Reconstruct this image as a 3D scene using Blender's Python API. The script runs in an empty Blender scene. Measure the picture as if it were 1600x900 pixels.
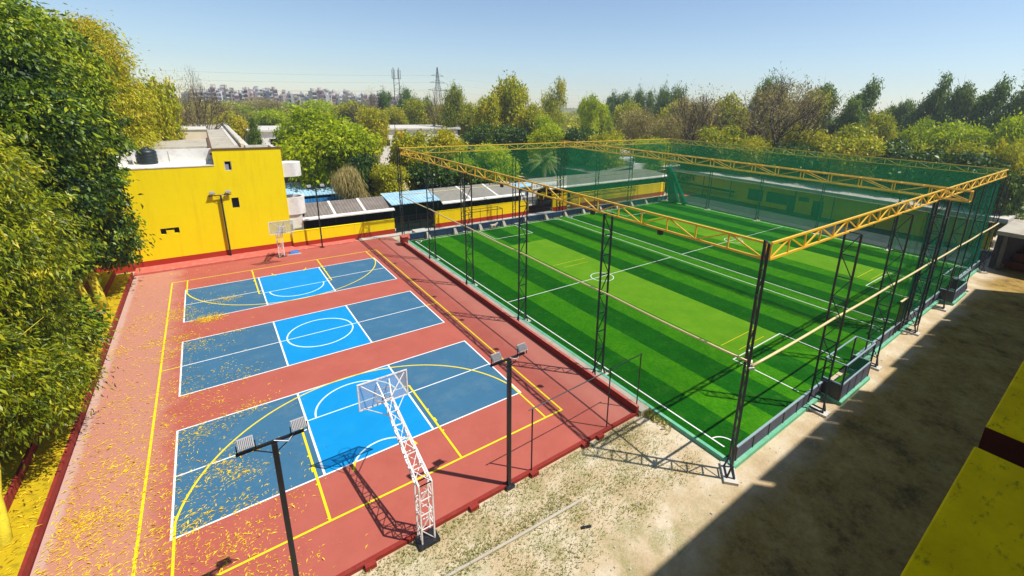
import bpy, math, random
import numpy as np
from mathutils import Vector, Matrix

sc = bpy.context.scene
# ------------------------------------------------------------------ camera
cam_d = bpy.data.cameras.new("camera")
cam = bpy.data.objects.new("camera", cam_d)
sc.collection.objects.link(cam)
cam_d.sensor_fit = 'HORIZONTAL'
cam_d.sensor_width = 36.0
cam_d.lens = 36.0 * 699.05 / 1600.0
cam_d.shift_x = -57.81 / 1600.0
cam_d.shift_y = -88.58 / 1600.0
cam_d.clip_start = 0.1
cam_d.clip_end = 6000
CAMROT = Matrix(((0.7985, 0.1425, -0.5848), (-0.6014, 0.2316, -0.7647), (0.0265, 0.9623, 0.2707)))
cam.matrix_world = Matrix.Translation((2.698, -15.964, 13.732)) @ CAMROT.to_4x4()
sc.camera = cam

# ------------------------------------------------------------------ sky, sun, exposure
SUN = Vector((0.3425, -0.385, 0.857)).normalized()
world = bpy.data.worlds.new("World")
sc.world = world
world.use_nodes = True
wn = world.node_tree.nodes; wl = world.node_tree.links
wn.clear()
wo = wn.new('ShaderNodeOutputWorld'); wb = wn.new('ShaderNodeBackground'); sky = wn.new('ShaderNodeTexSky')
sky.sky_type = 'NISHITA'; sky.sun_disc = False
sky.sun_elevation = math.radians(59.0)
sky.sun_rotation = math.atan2(SUN.x, SUN.y)
sky.air_density = 1.0; sky.dust_density = 0.25; sky.ozone_density = 2.6; sky.altitude = 200
wb.inputs[1].default_value = 0.116
wl.new(sky.outputs[0], wb.inputs[0]); wl.new(wb.outputs[0], wo.inputs[0])
sun_d = bpy.data.lights.new("sun", 'SUN'); sun_d.energy = 5.0; sun_d.angle = math.radians(0.53)
sun_d.color = (1.0, 0.95, 0.86)
sun = bpy.data.objects.new("sun", sun_d); sc.collection.objects.link(sun)
sun.rotation_euler = SUN.to_track_quat('Z', 'Y').to_euler()
sun.location = (0, -30, 60)
sc.view_settings.view_transform = 'Standard'
sc.view_settings.look = 'None'
sc.view_settings.exposure = 0.30
sc.view_settings.gamma = 1.0
sc.view_settings.use_curve_mapping = False
try:
    sc.cycles.transparent_max_bounces = 16
    sc.cycles.max_bounces = 8
except Exception: pass

# ------------------------------------------------------------------ helpers
COL = sc.collection
def tag(o, label=None, cat=None, group=None, kind=None):
    if label: o['label'] = label
    if cat: o['category'] = cat
    if group: o['group'] = group
    if kind: o['kind'] = kind
    return o
def thing(name, label, cat, loc=(0, 0, 0), group=None):
    o = bpy.data.objects.new(name, None); COL.objects.link(o)
    o.empty_display_size = 0.3
    o.location = loc
    return tag(o, label, cat, group)
def copy_tree(o, parent=None):
    c = o.copy(); COL.objects.link(c)
    if parent is not None: c.parent = parent
    for ch in [x for x in o.children]:
        copy_tree(ch, c)
    return c

class MB:
    def __init__(s): s.v = []; s.f = []
    def poly(s, pts):
        n = len(s.v); s.v += [tuple(p) for p in pts]; s.f.append(tuple(range(n, n + len(pts))))
    def box(s, x0, y0, z0, x1, y1, z1):
        n = len(s.v)
        s.v += [(x0,y0,z0),(x1,y0,z0),(x1,y1,z0),(x0,y1,z0),(x0,y0,z1),(x1,y0,z1),(x1,y1,z1),(x0,y1,z1)]
        s.f += [tuple(n+i for i in q) for q in ((0,3,2,1),(4,5,6,7),(0,1,5,4),(1,2,6,5),(2,3,7,6),(3,0,4,7))]
        return s
    def hexa(s, b, t):
        n = len(s.v); s.v += [tuple(p) for p in b] + [tuple(p) for p in t]
        k = len(b)
        s.f.append(tuple(n+i for i in reversed(range(k)))); s.f.append(tuple(n+k+i for i in range(k)))
        for i in range(k):
            j = (i+1) % k; s.f.append((n+i, n+j, n+k+j, n+k+i))
        return s
    def bar(s, a, b, w=0.05, h=None, n=4, w2=None):
        a = Vector(a); b = Vector(b); d = (b-a)
        if d.length < 1e-6: return s
        d.normalize()
        up = Vector((0,0,1)) if abs(d.z) < 0.95 else Vector((0,1,0))
        x = d.cross(up).normalized(); y = x.cross(d).normalized()
        h = h or w; w2 = w if w2 is None else w2
        if n == 4:
            co = [(-.5,-.5),(.5,-.5),(.5,.5),(-.5,.5)]
        else:
            co = [(.5*math.cos(2*math.pi*i/n), .5*math.sin(2*math.pi*i/n)) for i in range(n)]
        k = w2/w
        s.hexa([a + x*c*w + y*e*h for c, e in co], [b + x*c*w*k + y*e*h*k for c, e in co])
        return s
    def tube(s, pts, rads, n=7):
        pts = [Vector(p) for p in pts]; base = len(s.v)
        ref = Vector((0.3, 0.9, 0.2)).normalized()
        for i, p in enumerate(pts):
            d = (pts[min(i+1, len(pts)-1)] - pts[max(i-1, 0)]).normalized()
            x = d.cross(ref).normalized(); y = x.cross(d)
            for k in range(n):
                a = 2*math.pi*k/n
                s.v.append(tuple(p + (x*math.cos(a) + y*math.sin(a))*rads[i]))
        for i in range(len(pts)-1):
            for k in range(n):
                k2 = (k+1) % n
                s.f.append((base+i*n+k, base+i*n+k2, base+(i+1)*n+k2, base+(i+1)*n+k))
        s.f.append(tuple(base+(len(pts)-1)*n+k for k in range(n)))
        s.f.append(tuple(base+k for k in reversed(range(n))))
        return s
    def build(s, name, mat, parent=None, smooth=False, origin=None, bevel=0):
        me = bpy.data.meshes.new(name)
        L = Vector((0,0,0))
        if parent is not None:
            p = parent
            while p is not None:
                L = L + p.location; p = p.parent
        elif origin is not None: L = Vector(origin)
        me.from_pydata([(x-L.x, y-L.y, z-L.z) for x, y, z in s.v], [], s.f)
        me.materials.append(mat)
        if smooth:
            me.polygons.foreach_set('use_smooth', [True]*len(me.polygons))
        me.update()
        o = bpy.data.objects.new(name, me); COL.objects.link(o)
        if parent is not None: o.parent = parent
        elif origin is not None: o.location = L
        if bevel:
            b = o.modifiers.new('bevel', 'BEVEL'); b.width = bevel; b.segments = 2; b.limit_method = 'ANGLE'
        return o

def arc(cx, cy, r, a0, a1, n=40):
    return [(cx + r*math.cos(a0+(a1-a0)*i/n), cy + r*math.sin(a0+(a1-a0)*i/n)) for i in range(n+1)]
def stroke(mb, pts, w, z):
    """a flat painted line along pts, mitred"""
    P = [Vector((p[0], p[1], 0)) for p in pts]; L = []; R = []
    for i, p in enumerate(P):
        d0 = (p - P[i-1]).normalized() if i > 0 else (P[1]-p).normalized()
        d1 = (P[i+1]-p).normalized() if i < len(P)-1 else d0
        d = (d0+d1).normalized(); nrm = Vector((-d.y, d.x, 0))
        k = 1/max(0.5, nrm.dot(Vector((-d1.y, d1.x, 0))))
        L.append(p + nrm*w/2*k); R.append(p - nrm*w/2*k)
    for i in range(len(P)-1):
        mb.poly([(R[i].x,R[i].y,z),(R[i+1].x,R[i+1].y,z),(L[i+1].x,L[i+1].y,z),(L[i].x,L[i].y,z)])

# ------------------------------------------------------------------ materials
def nodes(name):
    m = bpy.data.materials.new(name); m.use_nodes = True
    nt = m.node_tree; b = nt.nodes['Principled BSDF']
    return m, nt, b
def N(nt, t, **kw):
    n = nt.nodes.new(t)
    for k, v in kw.items(): setattr(n, k, v)
    return n
def ramp(nt, src, stops, interp='LINEAR'):
    r = N(nt, 'ShaderNodeValToRGB'); r.color_ramp.interpolation = interp
    e = r.color_ramp.elements
    while len(e) > 1: e.remove(e[-1])
    e[0].position = stops[0][0]; e[0].color = (*stops[0][1], 1) if len(stops[0][1]) == 3 else stops[0][1]
    for p, c in stops[1:]:
        x = e.new(p); x.color = (*c, 1)
    nt.links.new(src, r.inputs[0]); return r.outputs[0]
def noise(nt, scale, detail=4, rough=0.55, vec=None, dist=0.0):
    n = N(nt, 'ShaderNodeTexNoise'); n.inputs['Scale'].default_value = scale
    n.inputs['Detail'].default_value = detail; n.inputs['Roughness'].default_value = rough
    n.inputs['Distortion'].default_value = dist
    if vec is None:
        tc = nt.nodes.get('TC') or N(nt, 'ShaderNodeTexCoord', name='TC')
        vec = tc.outputs['Object']
    nt.links.new(vec, n.inputs['Vector']); return n.outputs['Fac']
def mix(nt, fac, a, b, mode='MIX'):
    m = N(nt, 'ShaderNodeMix', data_type='RGBA', blend_type=mode)
    for s, i in ((fac, 0), (a, 6), (b, 7)):
        if isinstance(s, (int, float)): m.inputs[i].default_value = s
        elif isinstance(s, tuple): m.inputs[i].default_value = (*s, 1)
        else: nt.links.new(s, m.inputs[i])
    return m.outputs[2]
def math_(nt, op, a, b=None, c=None):
    m = N(nt, 'ShaderNodeMath', operation=op)
    for i, s in enumerate((a, b, c)):
        if s is None: continue
        if isinstance(s, (int, float)): m.inputs[i].default_value = s
        else: nt.links.new(s, m.inputs[i])
    return m.outputs[0]
def bump(nt, b, h, strength=0.3, dist=0.02):
    n = N(nt, 'ShaderNodeBump'); n.inputs['Strength'].default_value = strength; n.inputs['Distance'].default_value = dist
    nt.links.new(h, n.inputs['Height']); nt.links.new(n.outputs[0], b.inputs['Normal'])
def paint(name, c, var=0.15, scale=2.0, rough=0.7, metal=0.0, dirt=None, dirt_amt=0.4, bmp=0.0, fine=25.0):
    """colour with broad blotches, fine grain and optional stains"""
    m, nt, b = nodes(name)
    c = tuple(c)
    lo = tuple(x*(1-var) for x in c); hi = tuple(min(1, x*(1+var)) for x in c)
    n1 = noise(nt, scale, 5, 0.6); col = ramp(nt, n1, [(0.3, lo), (0.7, hi)])
    n2 = noise(nt, fine, 3, 0.6)
    col = mix(nt, 0.5, col, ramp(nt, n2, [(0.3, tuple(x*(1-var) for x in c)), (0.7, tuple(min(1, x*(1+var)) for x in c))]))
    if dirt:
        d = ramp(nt, noise(nt, scale*1.7, 8, 0.7), [(0.5, (0,0,0)), (0.72, (dirt_amt,)*3)])
        col = mix(nt, d, col, dirt)
    nt.links.new(col, b.inputs['Base Color'])
    b.inputs['Roughness'].default_value = rough; b.inputs['Metallic'].default_value = metal
    if rough > 0.5: b.inputs['Specular IOR Level'].default_value = 0.18
    if bmp: bump(nt, b, n2, bmp, 0.02)
    return m
def sep_xyz(nt):
    tc = nt.nodes.get('TC') or N(nt, 'ShaderNodeTexCoord', name='TC')
    s = N(nt, 'ShaderNodeSeparateXYZ'); nt.links.new(tc.outputs['Object'], s.inputs[0]); return s
def scaled(nt, sx, sy, sz, rot=0):
    tc = nt.nodes.get('TC') or N(nt, 'ShaderNodeTexCoord', name='TC')
    mp = N(nt, 'ShaderNodeMapping'); mp.inputs['Scale'].default_value = (sx, sy, sz)
    mp.inputs['Rotation'].default_value = (0, 0, rot)
    nt.links.new(tc.outputs['Object'], mp.inputs[0]); return mp.outputs[0]

M = {}
# --- ground
def mk_ground():
    m, nt, b = nodes('dry_soil')
    base = ramp(nt, noise(nt, 0.55, 7, 0.62), [(0.30,(0.38,0.255,0.14)),(0.47,(0.54,0.41,0.26)),(0.62,(0.72,0.63,0.50))])
    sand = ramp(nt, noise(nt, 9, 8, 0.7), [(0.3,(0.38,0.29,0.17)),(0.7,(0.57,0.48,0.33))])
    col = mix(nt, 0.5, base, sand)
    # greenish dry grass patches near the court edge, brown compact soil in the yard, darkened to deepen its shade
    s = sep_xyz(nt)
    g = ramp(nt, noise(nt, 0.9, 6, 0.7), [(0.47,(0,0,0)),(0.60,(0.8,)*3)])
    rng = ramp(nt, math_(nt,'MULTIPLY_ADD', s.outputs[0], -0.12, 2.1), [(0.0,(0,0,0)),(0.5,(1,1,1))])
    g = mix(nt, 1.0, g, rng, 'MULTIPLY')
    fine = ramp(nt, noise(nt, 26, 4, 0.8), [(0.38,(0,0,0)),(0.6,(1,1,1))])
    g = mix(nt, 1.0, g, fine, 'MULTIPLY')
    col = mix(nt, g, col, (0.20,0.21,0.06))
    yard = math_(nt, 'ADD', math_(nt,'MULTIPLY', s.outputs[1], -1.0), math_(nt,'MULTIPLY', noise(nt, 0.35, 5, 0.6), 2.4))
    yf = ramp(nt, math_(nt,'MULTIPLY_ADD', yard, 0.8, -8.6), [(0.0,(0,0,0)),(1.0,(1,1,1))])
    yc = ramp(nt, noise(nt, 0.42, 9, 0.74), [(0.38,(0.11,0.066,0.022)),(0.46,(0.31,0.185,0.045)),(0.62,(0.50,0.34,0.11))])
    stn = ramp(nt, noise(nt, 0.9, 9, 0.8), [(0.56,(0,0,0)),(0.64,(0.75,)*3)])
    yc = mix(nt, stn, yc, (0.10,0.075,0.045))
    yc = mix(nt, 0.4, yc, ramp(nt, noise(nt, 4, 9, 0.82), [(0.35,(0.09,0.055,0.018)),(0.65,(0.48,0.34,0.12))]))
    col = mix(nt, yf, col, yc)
    # far away: scrub green soil
    far = N(nt,'ShaderNodeVectorMath', operation='LENGTH'); nt.links.new(nt.nodes['TC'].outputs['Object'], far.inputs[0])
    ff = ramp(nt, math_(nt,'MULTIPLY_ADD', far.outputs['Value'], 0.02, -1.7), [(0,(0,0,0)),(1,(1,1,1))])
    fc = ramp(nt, noise(nt, 0.05, 6, 0.7), [(0.35,(0.10,0.13,0.03)),(0.65,(0.20,0.18,0.08))])
    col = mix(nt, ff, col, fc)
    nt.links.new(col, b.inputs['Base Color']); b.inputs['Roughness'].default_value = 0.95; b.inputs['Specular IOR Level'].default_value = 0.08
    bump(nt, b, noise(nt, 14, 8, 0.75), 0.5, 0.06)
    return m
M['ground'] = mk_ground()
def mk_court():
    m, nt, b = nodes('red_acrylic')
    c = ramp(nt, noise(nt, 0.7, 6, 0.65), [(0.3,(0.345,0.082,0.060)),(0.7,(0.43,0.115,0.085))])
    f = ramp(nt, noise(nt, 60, 3, 0.7), [(0.3,(0.32,0.075,0.055)),(0.7,(0.46,0.125,0.09))])
    c = mix(nt, 0.4, c, f)
    s = sep_xyz(nt)
    # worn and dusty towards the tree side and along the outer lane
    d = math_(nt,'ADD', math_(nt,'MULTIPLY_ADD', s.outputs[0], -0.45, -0.15), math_(nt,'MULTIPLY', noise(nt, 1.1, 8, 0.75), 1.1))
    d = ramp(nt, d, [(0.35,(0,0,0)),(1.7/2,(0.6,)*3)])
    c = mix(nt, d, c, (0.50,0.27,0.19))
    d2 = math_(nt,'ADD', math_(nt,'MULTIPLY_ADD', s.outputs[0], 0.5, -7.6), math_(nt,'MULTIPLY', noise(nt, 0.8, 8, 0.75), 1.0))
    d2 = ramp(nt, d2, [(0.4,(0,0,0)),(1.0,(0.5,)*3)])
    c = mix(nt, d2, c, (0.50,0.21,0.16))
    d3 = ramp(nt, math_(nt,'ADD', math_(nt,'MULTIPLY_ADD', s.outputs[0], -2.2, -6.3), noise(nt, 2.2, 8, 0.8)), [(0.5,(0,0,0)),(0.9,(0.5,)*3)])
    c = mix(nt, d3, c, (0.50,0.42,0.38))
    st = ramp(nt, noise(nt, 3.5, 9, 0.8), [(0.60,(0,0,0)),(0.68,(0.35,)*3)])
    c = mix(nt, st, c, (0.52,0.26,0.20))
    sc2 = ramp(nt, noise(nt, 7, 9, 0.85, vec=scaled(nt, 1, 0.3, 1, 0.4)), [(0.62,(0,0,0)),(0.70,(0.30,)*3)])
    c = mix(nt, sc2, c, (0.60,0.36,0.30))
    dk = ramp(nt, noise(nt, 1.3, 9, 0.75, dist=1.0), [(0.60,(0,0,0)),(0.70,(0.30,)*3)])
    c = mix(nt, dk, c, (0.24,0.06,0.045))
    nt.links.new(c, b.inputs['Base Color']); b.inputs['Roughness'].default_value = 0.85; b.inputs['Specular IOR Level'].default_value = 0.15
    bump(nt, b, noise(nt, 90, 2, 0.7), 0.12, 0.01)
    return m
M['court'] = mk_court()
M['slate'] = paint('slate_blue_acrylic', (0.042,0.135,0.235), 0.13, 0.5, 0.75, dirt=(0.12,0.20,0.25), dirt_amt=0.45, fine=45)
M['sky_blue'] = paint('bright_blue_acrylic', (0.0015,0.24,0.56), 0.10, 0.7, 0.7, dirt=(0.02,0.29,0.54), dirt_amt=0.4, fine=45)
M['white_line'] = paint('white_line_paint', (0.80,0.80,0.78), 0.06, 3, 0.6, dirt=(0.5,0.48,0.42), dirt_amt=0.35)
M['cyan_line'] = paint('pale_cyan_line_paint', (0.62,0.82,0.78), 0.06, 3, 0.6)
M['yellow_line'] = paint('yellow_line_paint', (0.80,0.62,0.012), 0.08, 3, 0.6, dirt=(0.55,0.40,0.05), dirt_amt=0.4)
M['kerb_red'] = paint('red_kerb_paint', (0.25,0.028,0.020), 0.25, 2.5, 0.75, dirt=(0.22,0.07,0.05), dirt_amt=0.6, bmp=0.2)
M['plinth_red'] = paint('dark_red_plinth_paint', (0.40,0.032,0.015), 0.12, 1.2, 0.7, dirt=(0.28,0.07,0.04), dirt_amt=0.5)
M['pink_step'] = paint('worn_red_step_paint', (0.52,0.12,0.09), 0.15, 1.8, 0.8, dirt=(0.55,0.33,0.26), dirt_amt=0.6)
def mk_yellow(name, c, stain=(0.62,0.38,0.01), amt=0.28):
    m, nt, b = nodes(name)
    col = ramp(nt, noise(nt, 0.35, 6, 0.6), [(0.3,tuple(x*0.94 for x in c)),(0.7,c)])
    v = ramp(nt, noise(nt, 1.0, 6, 0.7, vec=scaled(nt, 2.2, 2.2, 0.25)), [(0.50,(0,0,0)),(0.72,(amt,)*3)])
    col = mix(nt, v, col, stain)
    bk = ramp(nt, noise(nt, 6, 3, 0.5, vec=scaled(nt, 0.5, 0.5, 2.0)), [(0.4,(0,0,0)),(0.6,(0.12,)*3)])
    col = mix(nt, bk, col, tuple(x*0.85 for x in c))
    nt.links.new(col, b.inputs['Base Color']); b.inputs['Roughness'].default_value = 0.85; b.inputs['Specular IOR Level'].default_value = 0.08
    bump(nt, b, noise(nt, 18, 5, 0.7), 0.12, 0.02)
    return m
M['yellow'] = mk_yellow('yellow_wall_paint', (0.93,0.72,0.003))
M['yellow_old_shade'] = mk_yellow('weathered_shade_toned_yellow', (0.50,0.36,0.010), (0.12,0.085,0.012), 0.9)  # weathered; darkening and heavy staining also stand in for shade on the steps
def mk_ledge():
    m, nt, b = nodes('mossy_yellow_roof_paint')
    col = ramp(nt, noise(nt, 1.2, 7, 0.65), [(0.3,(0.62,0.43,0.002)),(0.7,(0.88,0.62,0.003))])
    sp = ramp(nt, noise(nt, 3.2, 9, 0.75, vec=scaled(nt, 1, 2.2, 1)), [(0.56,(0,0,0)),(0.66,(0.8,)*3)])
    col = mix(nt, sp, col, (0.16,0.13,0.012))
    nt.links.new(col, b.inputs['Base Color']); b.inputs['Roughness'].default_value = 0.95; b.inputs['Specular IOR Level'].default_value = 0.05
    bump(nt, b, noise(nt, 22, 6, 0.7), 0.3, 0.03); return m
M['ledge'] = mk_ledge()
M['white_plaster'] = paint('white_plaster', (0.72,0.70,0.66), 0.08, 0.9, 0.85, dirt=(0.36,0.31,0.25), dirt_amt=0.55)
M['concrete'] = paint('weathered_concrete', (0.42,0.38,0.31), 0.18, 0.5, 0.9, dirt=(0.20,0.15,0.09), dirt_amt=0.75, bmp=0.2)
M['pale_concrete'] = paint('pale_concrete', (0.56,0.53,0.47), 0.14, 1.0, 0.9, dirt=(0.30,0.26,0.2), dirt_amt=0.6, bmp=0.2)
M['cream'] = paint('cream_plaster', (0.64,0.55,0.40), 0.10, 0.8, 0.85, dirt=(0.4,0.3,0.18), dirt_amt=0.5)
M['yard_paving_shade'] = paint('grey_green_paving_painted_shade', (0.035,0.050,0.048), 0.25, 0.5, 0.9, dirt=(0.08,0.10,0.09), dirt_amt=0.5)  # darkened so the colour stands in for tree shade on the yard
M['dark_red'] = paint('dark_maroon_paint', (0.045,0.010,0.008), 0.2, 1.5, 0.8)
M['dark_void'] = paint('dark_interior', (0.018,0.017,0.016), 0.3, 1.5, 0.9)
M['dark_green'] = paint('dark_green_sheet', (0.012,0.045,0.028), 0.3, 1.2, 0.8)
M['teal_wall'] = paint('teal_painted_wall', (0.012,0.13,0.11), 0.2, 0.7, 0.8)
M['black_steel'] = paint('black_steel_paint', (0.012,0.013,0.018), 0.3, 4, 0.38, 0.0)
M['lattice_steel'] = paint('dark_blue_steel_paint', (0.014,0.016,0.028), 0.3, 4, 0.32, 0.2)
M['rung_steel'] = M['lattice_steel']
M['truss_yellow'] = paint('yellow_steel_paint', (0.86,0.50,0.035), 0.12, 3, 0.45, dirt=(0.50,0.22,0.04), dirt_amt=0.35)
M['pipe_cream'] = paint('cream_steel_pipe', (0.74,0.60,0.30), 0.12, 3, 0.35, dirt=(0.5,0.3,0.1), dirt_amt=0.5)
M['white_steel'] = paint('white_steel_paint', (0.80,0.76,0.75), 0.06, 4, 0.4, dirt=(0.34,0.15,0.09), dirt_amt=0.75)
M['grey_lamp'] = paint('grey_cast_housing', (0.30,0.30,0.32), 0.06, 5, 0.45)
M['teal_kerb'] = paint('teal_concrete_kerb', (0.13,0.42,0.27), 0.2, 2.0, 0.8, dirt=(0.42,0.45,0.35), dirt_amt=0.6, bmp=0.2)
M['navy_board'] = paint('navy_board', (0.018,0.045,0.10), 0.25, 2.0, 0.6, dirt=(0.06,0.08,0.10), dirt_amt=0.5)
M['grey_board'] = paint('grey_purple_board', (0.085,0.085,0.13), 0.2, 2.0, 0.6, dirt=(0.16,0.14,0.15), dirt_amt=0.6)
M['board_rail'] = paint('blue_grey_rail', (0.26,0.36,0.40), 0.15, 4, 0.4)
def mk_corr(name, c, c2, pitch=0.18, axis=0, rough=0.7):
    m, nt, b = nodes(name)
    s = sep_xyz(nt)
    w = math_(nt,'SINE', math_(nt,'MULTIPLY', s.outputs[axis], 2*math.pi/pitch))
    col = ramp(nt, noise(nt, 0.8, 7, 0.7), [(0.3,c),(0.7,c2)])
    st = ramp(nt, noise(nt, 1.5, 7, 0.7, vec=scaled(nt, 2.5, 0.5, 1) if axis == 0 else scaled(nt, 0.5, 2.5, 1)), [(0.5,(0,0,0)),(0.75,(0.6,)*3)])
    col = mix(nt, st, col, tuple(x*0.5 for x in c))
    nt.links.new(col, b.inputs['Base Color']); b.inputs['Roughness'].default_value = rough
    bump(nt, b, w, 0.9, 0.03); return m
M['corr_grey'] = mk_corr('grey_corrugated_sheet', (0.15,0.125,0.105), (0.25,0.21,0.18), 0.30)
M['corr_blue'] = mk_corr('pale_blue_corrugated_sheet', (0.22,0.42,0.58), (0.40,0.60,0.72), 0.35)
M['corr_blue2'] = mk_corr('strong_blue_corrugated_sheet', (0.01,0.16,0.42), (0.02,0.26,0.55), 0.3)
M['flat_grey_roof'] = paint('grey_felt_roof', (0.23,0.22,0.19), 0.15, 0.4, 0.9, dirt=(0.12,0.11,0.09), dirt_amt=0.6)
M['glass_pale'] = paint('clear_acrylic_tint', (0.3,0.3,0.3))
def mk_acrylic():
    m, nt, b = nodes('scratched_acrylic_sheet')
    out = nt.nodes['Material Output']
    t = N(nt,'ShaderNodeBsdfTransparent'); t.inputs[0].default_value = (0.86,0.90,0.93,1)
    b.inputs['Base Color'].default_value = (0.62,0.60,0.62,1); b.inputs['Roughness'].default_value = 0.25
    mx = N(nt,'ShaderNodeMixShader')
    f = ramp(nt, noise(nt, 6, 7, 0.75), [(0.3,(0.14,)*3),(0.7,(0.30,)*3)])
    nt.links.new(f, mx.inputs[0]); nt.links.new(t.outputs[0], mx.inputs[1]); nt.links.new(b.outputs[0], mx.inputs[2])
    nt.links.new(mx.outputs[0], out.inputs[0]); return m
M['acrylic'] = mk_acrylic()
def mk_net(name, c, lo, hi, tr):
    m, nt, b = nodes(name)
    out = nt.nodes['Material Output']
    t = N(nt,'ShaderNodeBsdfTransparent')
    d = N(nt,'ShaderNodeBsdfDiffuse'); d.inputs[0].default_value = (*c,1)
    tl = N(nt,'ShaderNodeBsdfTranslucent'); tl.inputs[0].default_value = (*tr,1)
    m1 = N(nt,'ShaderNodeMixShader'); m1.inputs[0].default_value = 0.45
    nt.links.new(d.outputs[0], m1.inputs[1]); nt.links.new(tl.outputs[0], m1.inputs[2])
    mx = N(nt,'ShaderNodeMixShader')
    f = ramp(nt, noise(nt, 0.35, 5, 0.6, vec=scaled(nt, 1, 1, 0.35)), [(0.3,(lo,)*3),(0.7,(hi,)*3)])
    nt.links.new(f, mx.inputs[0]); nt.links.new(t.outputs[0], mx.inputs[1]); nt.links.new(m1.outputs[0], mx.inputs[2])
    nt.links.new(mx.outputs[0], out.inputs[0]); return m
M['roof_net'] = mk_net('fine_green_roof_net', (0.008,0.19,0.05), 0.17, 0.27, (0.02,0.20,0.03))
M['side_net'] = mk_net('green_side_net', (0.003,0.15,0.065), 0.27, 0.42, (0.003,0.12,0.07))
M['thick_net'] = mk_net('bunched_green_net', (0.006,0.26,0.15), 0.65, 0.9, (0.004,0.20,0.11))
M['thin_side_net'] = mk_net('thin_green_side_net', (0.004,0.15,0.075), 0.38, 0.56, (0.006,0.16,0.09))
def mk_turf():
    m, nt, b = nodes('striped_artificial_turf')
    s = sep_xyz(nt)
    wob = math_(nt,'MULTIPLY', math_(nt,'SUBTRACT', noise(nt, 7.0, 6, 0.8), 0.5), 0.30)
    x = math_(nt,'ADD', s.outputs[0], wob)
    ph = math_(nt,'FRACT', math_(nt,'MULTIPLY_ADD', x, 1/4.1, -17.98/4.1 + 10))
    st = ramp(nt, ph, [(0.0,(1,1,1)),(0.495,(1,1,1)),(0.505,(0,0,0)),(1.0,(0,0,0))])
    dark = ramp(nt, noise(nt, 0.8, 7, 0.7), [(0.3,(0.0035,0.064,0.003)),(0.7,(0.009,0.100,0.004))])
    lite = ramp(nt, noise(nt, 0.9, 7, 0.7), [(0.3,(0.018,0.135,0.002)),(0.7,(0.050,0.205,0.003))])
    fib = ramp(nt, noise(nt, 9, 9, 0.88, vec=scaled(nt, 1, 0.5, 1, 0.6)), [(0.36,(0.30,)*3),(0.64,(1.75,)*3)])
    c = mix(nt, st, lite, dark)
    c = mix(nt, 0.75, c, mix(nt, 1.0, c, fib, 'MULTIPLY'))
    pt = ramp(nt, noise(nt, 1.1, 9, 0.8), [(0.52,(0,0,0)),(0.72,(0.38,)*3)])
    c = mix(nt, pt, c, (0.07,0.20,0.02))
    nt.links.new(c, b.inputs['Base Color']); b.inputs['Roughness'].default_value = 0.85
    b.inputs['Specular IOR Level'].default_value = 0.03
    bump(nt, b, noise(nt, 45, 5, 0.8), 0.6, 0.03); return m
M['turf'] = mk_turf()
def mk_patch():
    m, nt, b = nodes('worn_light_green_turf')
    c = ramp(nt, noise(nt, 0.7, 7, 0.7), [(0.3,(0.085,0.245,0.006)),(0.7,(0.14,0.30,0.012))])
    wear = ramp(nt, noise(nt, 1.3, 8, 0.75, vec=scaled(nt, 1, 0.35, 1)), [(0.60,(0,0,0)),(0.78,(0.55,)*3)])
    c = mix(nt, wear, c, (0.30,0.45,0.14))
    wh = ramp(nt, noise(nt, 2.1, 9, 0.8), [(0.72,(0,0,0)),(0.76,(0.7,)*3)])
    c = mix(nt, wh, c, (0.5,0.62,0.4))
    f = ramp(nt, noise(nt, 40, 5, 0.8), [(0.3,(0.8,)*3),(0.7,(1.2,)*3)])
    c = mix(nt, 1.0, c, f, 'MULTIPLY')
    nt.links.new(c, b.inputs['Base Color']); b.inputs['Roughness'].default_value = 0.9; b.inputs['Specular IOR Level'].default_value = 0.05
    bump(nt, b, noise(nt, 45, 5, 0.8), 0.3, 0.02); return m
M['turf_patch'] = mk_patch()
M['bark'] = paint('brown_bark', (0.11,0.08,0.055), 0.35, 3, 0.95, bmp=0.6)
M['bark_grey'] = paint('pale_grey_bark', (0.21,0.17,0.135), 0.3, 3, 0.95, bmp=0.6)
M['bark_painted'] = paint('yellow_painted_bark', (0.62,0.50,0.03), 0.25, 2, 0.9, dirt=(0.2,0.16,0.03), dirt_amt=0.7, bmp=0.6)

def leafmat(name, stops, trans=0.35, rough=0.5):
    m, nt, b = nodes(name)
    at = N(nt,'ShaderNodeAttribute'); at.attribute_name = 'tint'
    oi = N(nt,'ShaderNodeObjectInfo')
    f = math_(nt,'ADD', at.outputs['Fac'], math_(nt,'MULTIPLY_ADD', oi.outputs['Random'], 0.22, -0.11))
    c = ramp(nt, f, stops)
    out = nt.nodes['Material Output']
    nt.links.new(c, b.inputs['Base Color']); b.inputs['Roughness'].default_value = rough
    b.inputs['Specular IOR Level'].default_value = 0.35
    tl = N(nt,'ShaderNodeBsdfTranslucent')
    tc = mix(nt, 1.0, c, (1.35,1.45,0.5), 'MULTIPLY'); nt.links.new(tc, tl.inputs[0])
    mx = N(nt,'ShaderNodeMixShader'); mx.inputs[0].default_value = trans
    nt.links.new(b.outputs[0], mx.inputs[1]); nt.links.new(tl.outputs[0], mx.inputs[2])
    nt.links.new(mx.outputs[0], out.inputs[0]); return m
M['leaf_dark'] = leafmat('dark_green_leaves', [(0,(0.012,0.038,0.004)),(0.4,(0.080,0.150,0.006)),(0.7,(0.23,0.31,0.006)),(1,(0.42,0.44,0.010))], 0.20, 0.45)
M['leaf_feather'] = leafmat('yellow_green_feathery_leaves', [(0,(0.05,0.08,0.004)),(0.4,(0.18,0.24,0.005)),(0.7,(0.38,0.39,0.007)),(1,(0.56,0.47,0.02))], 0.24, 0.45)
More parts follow.
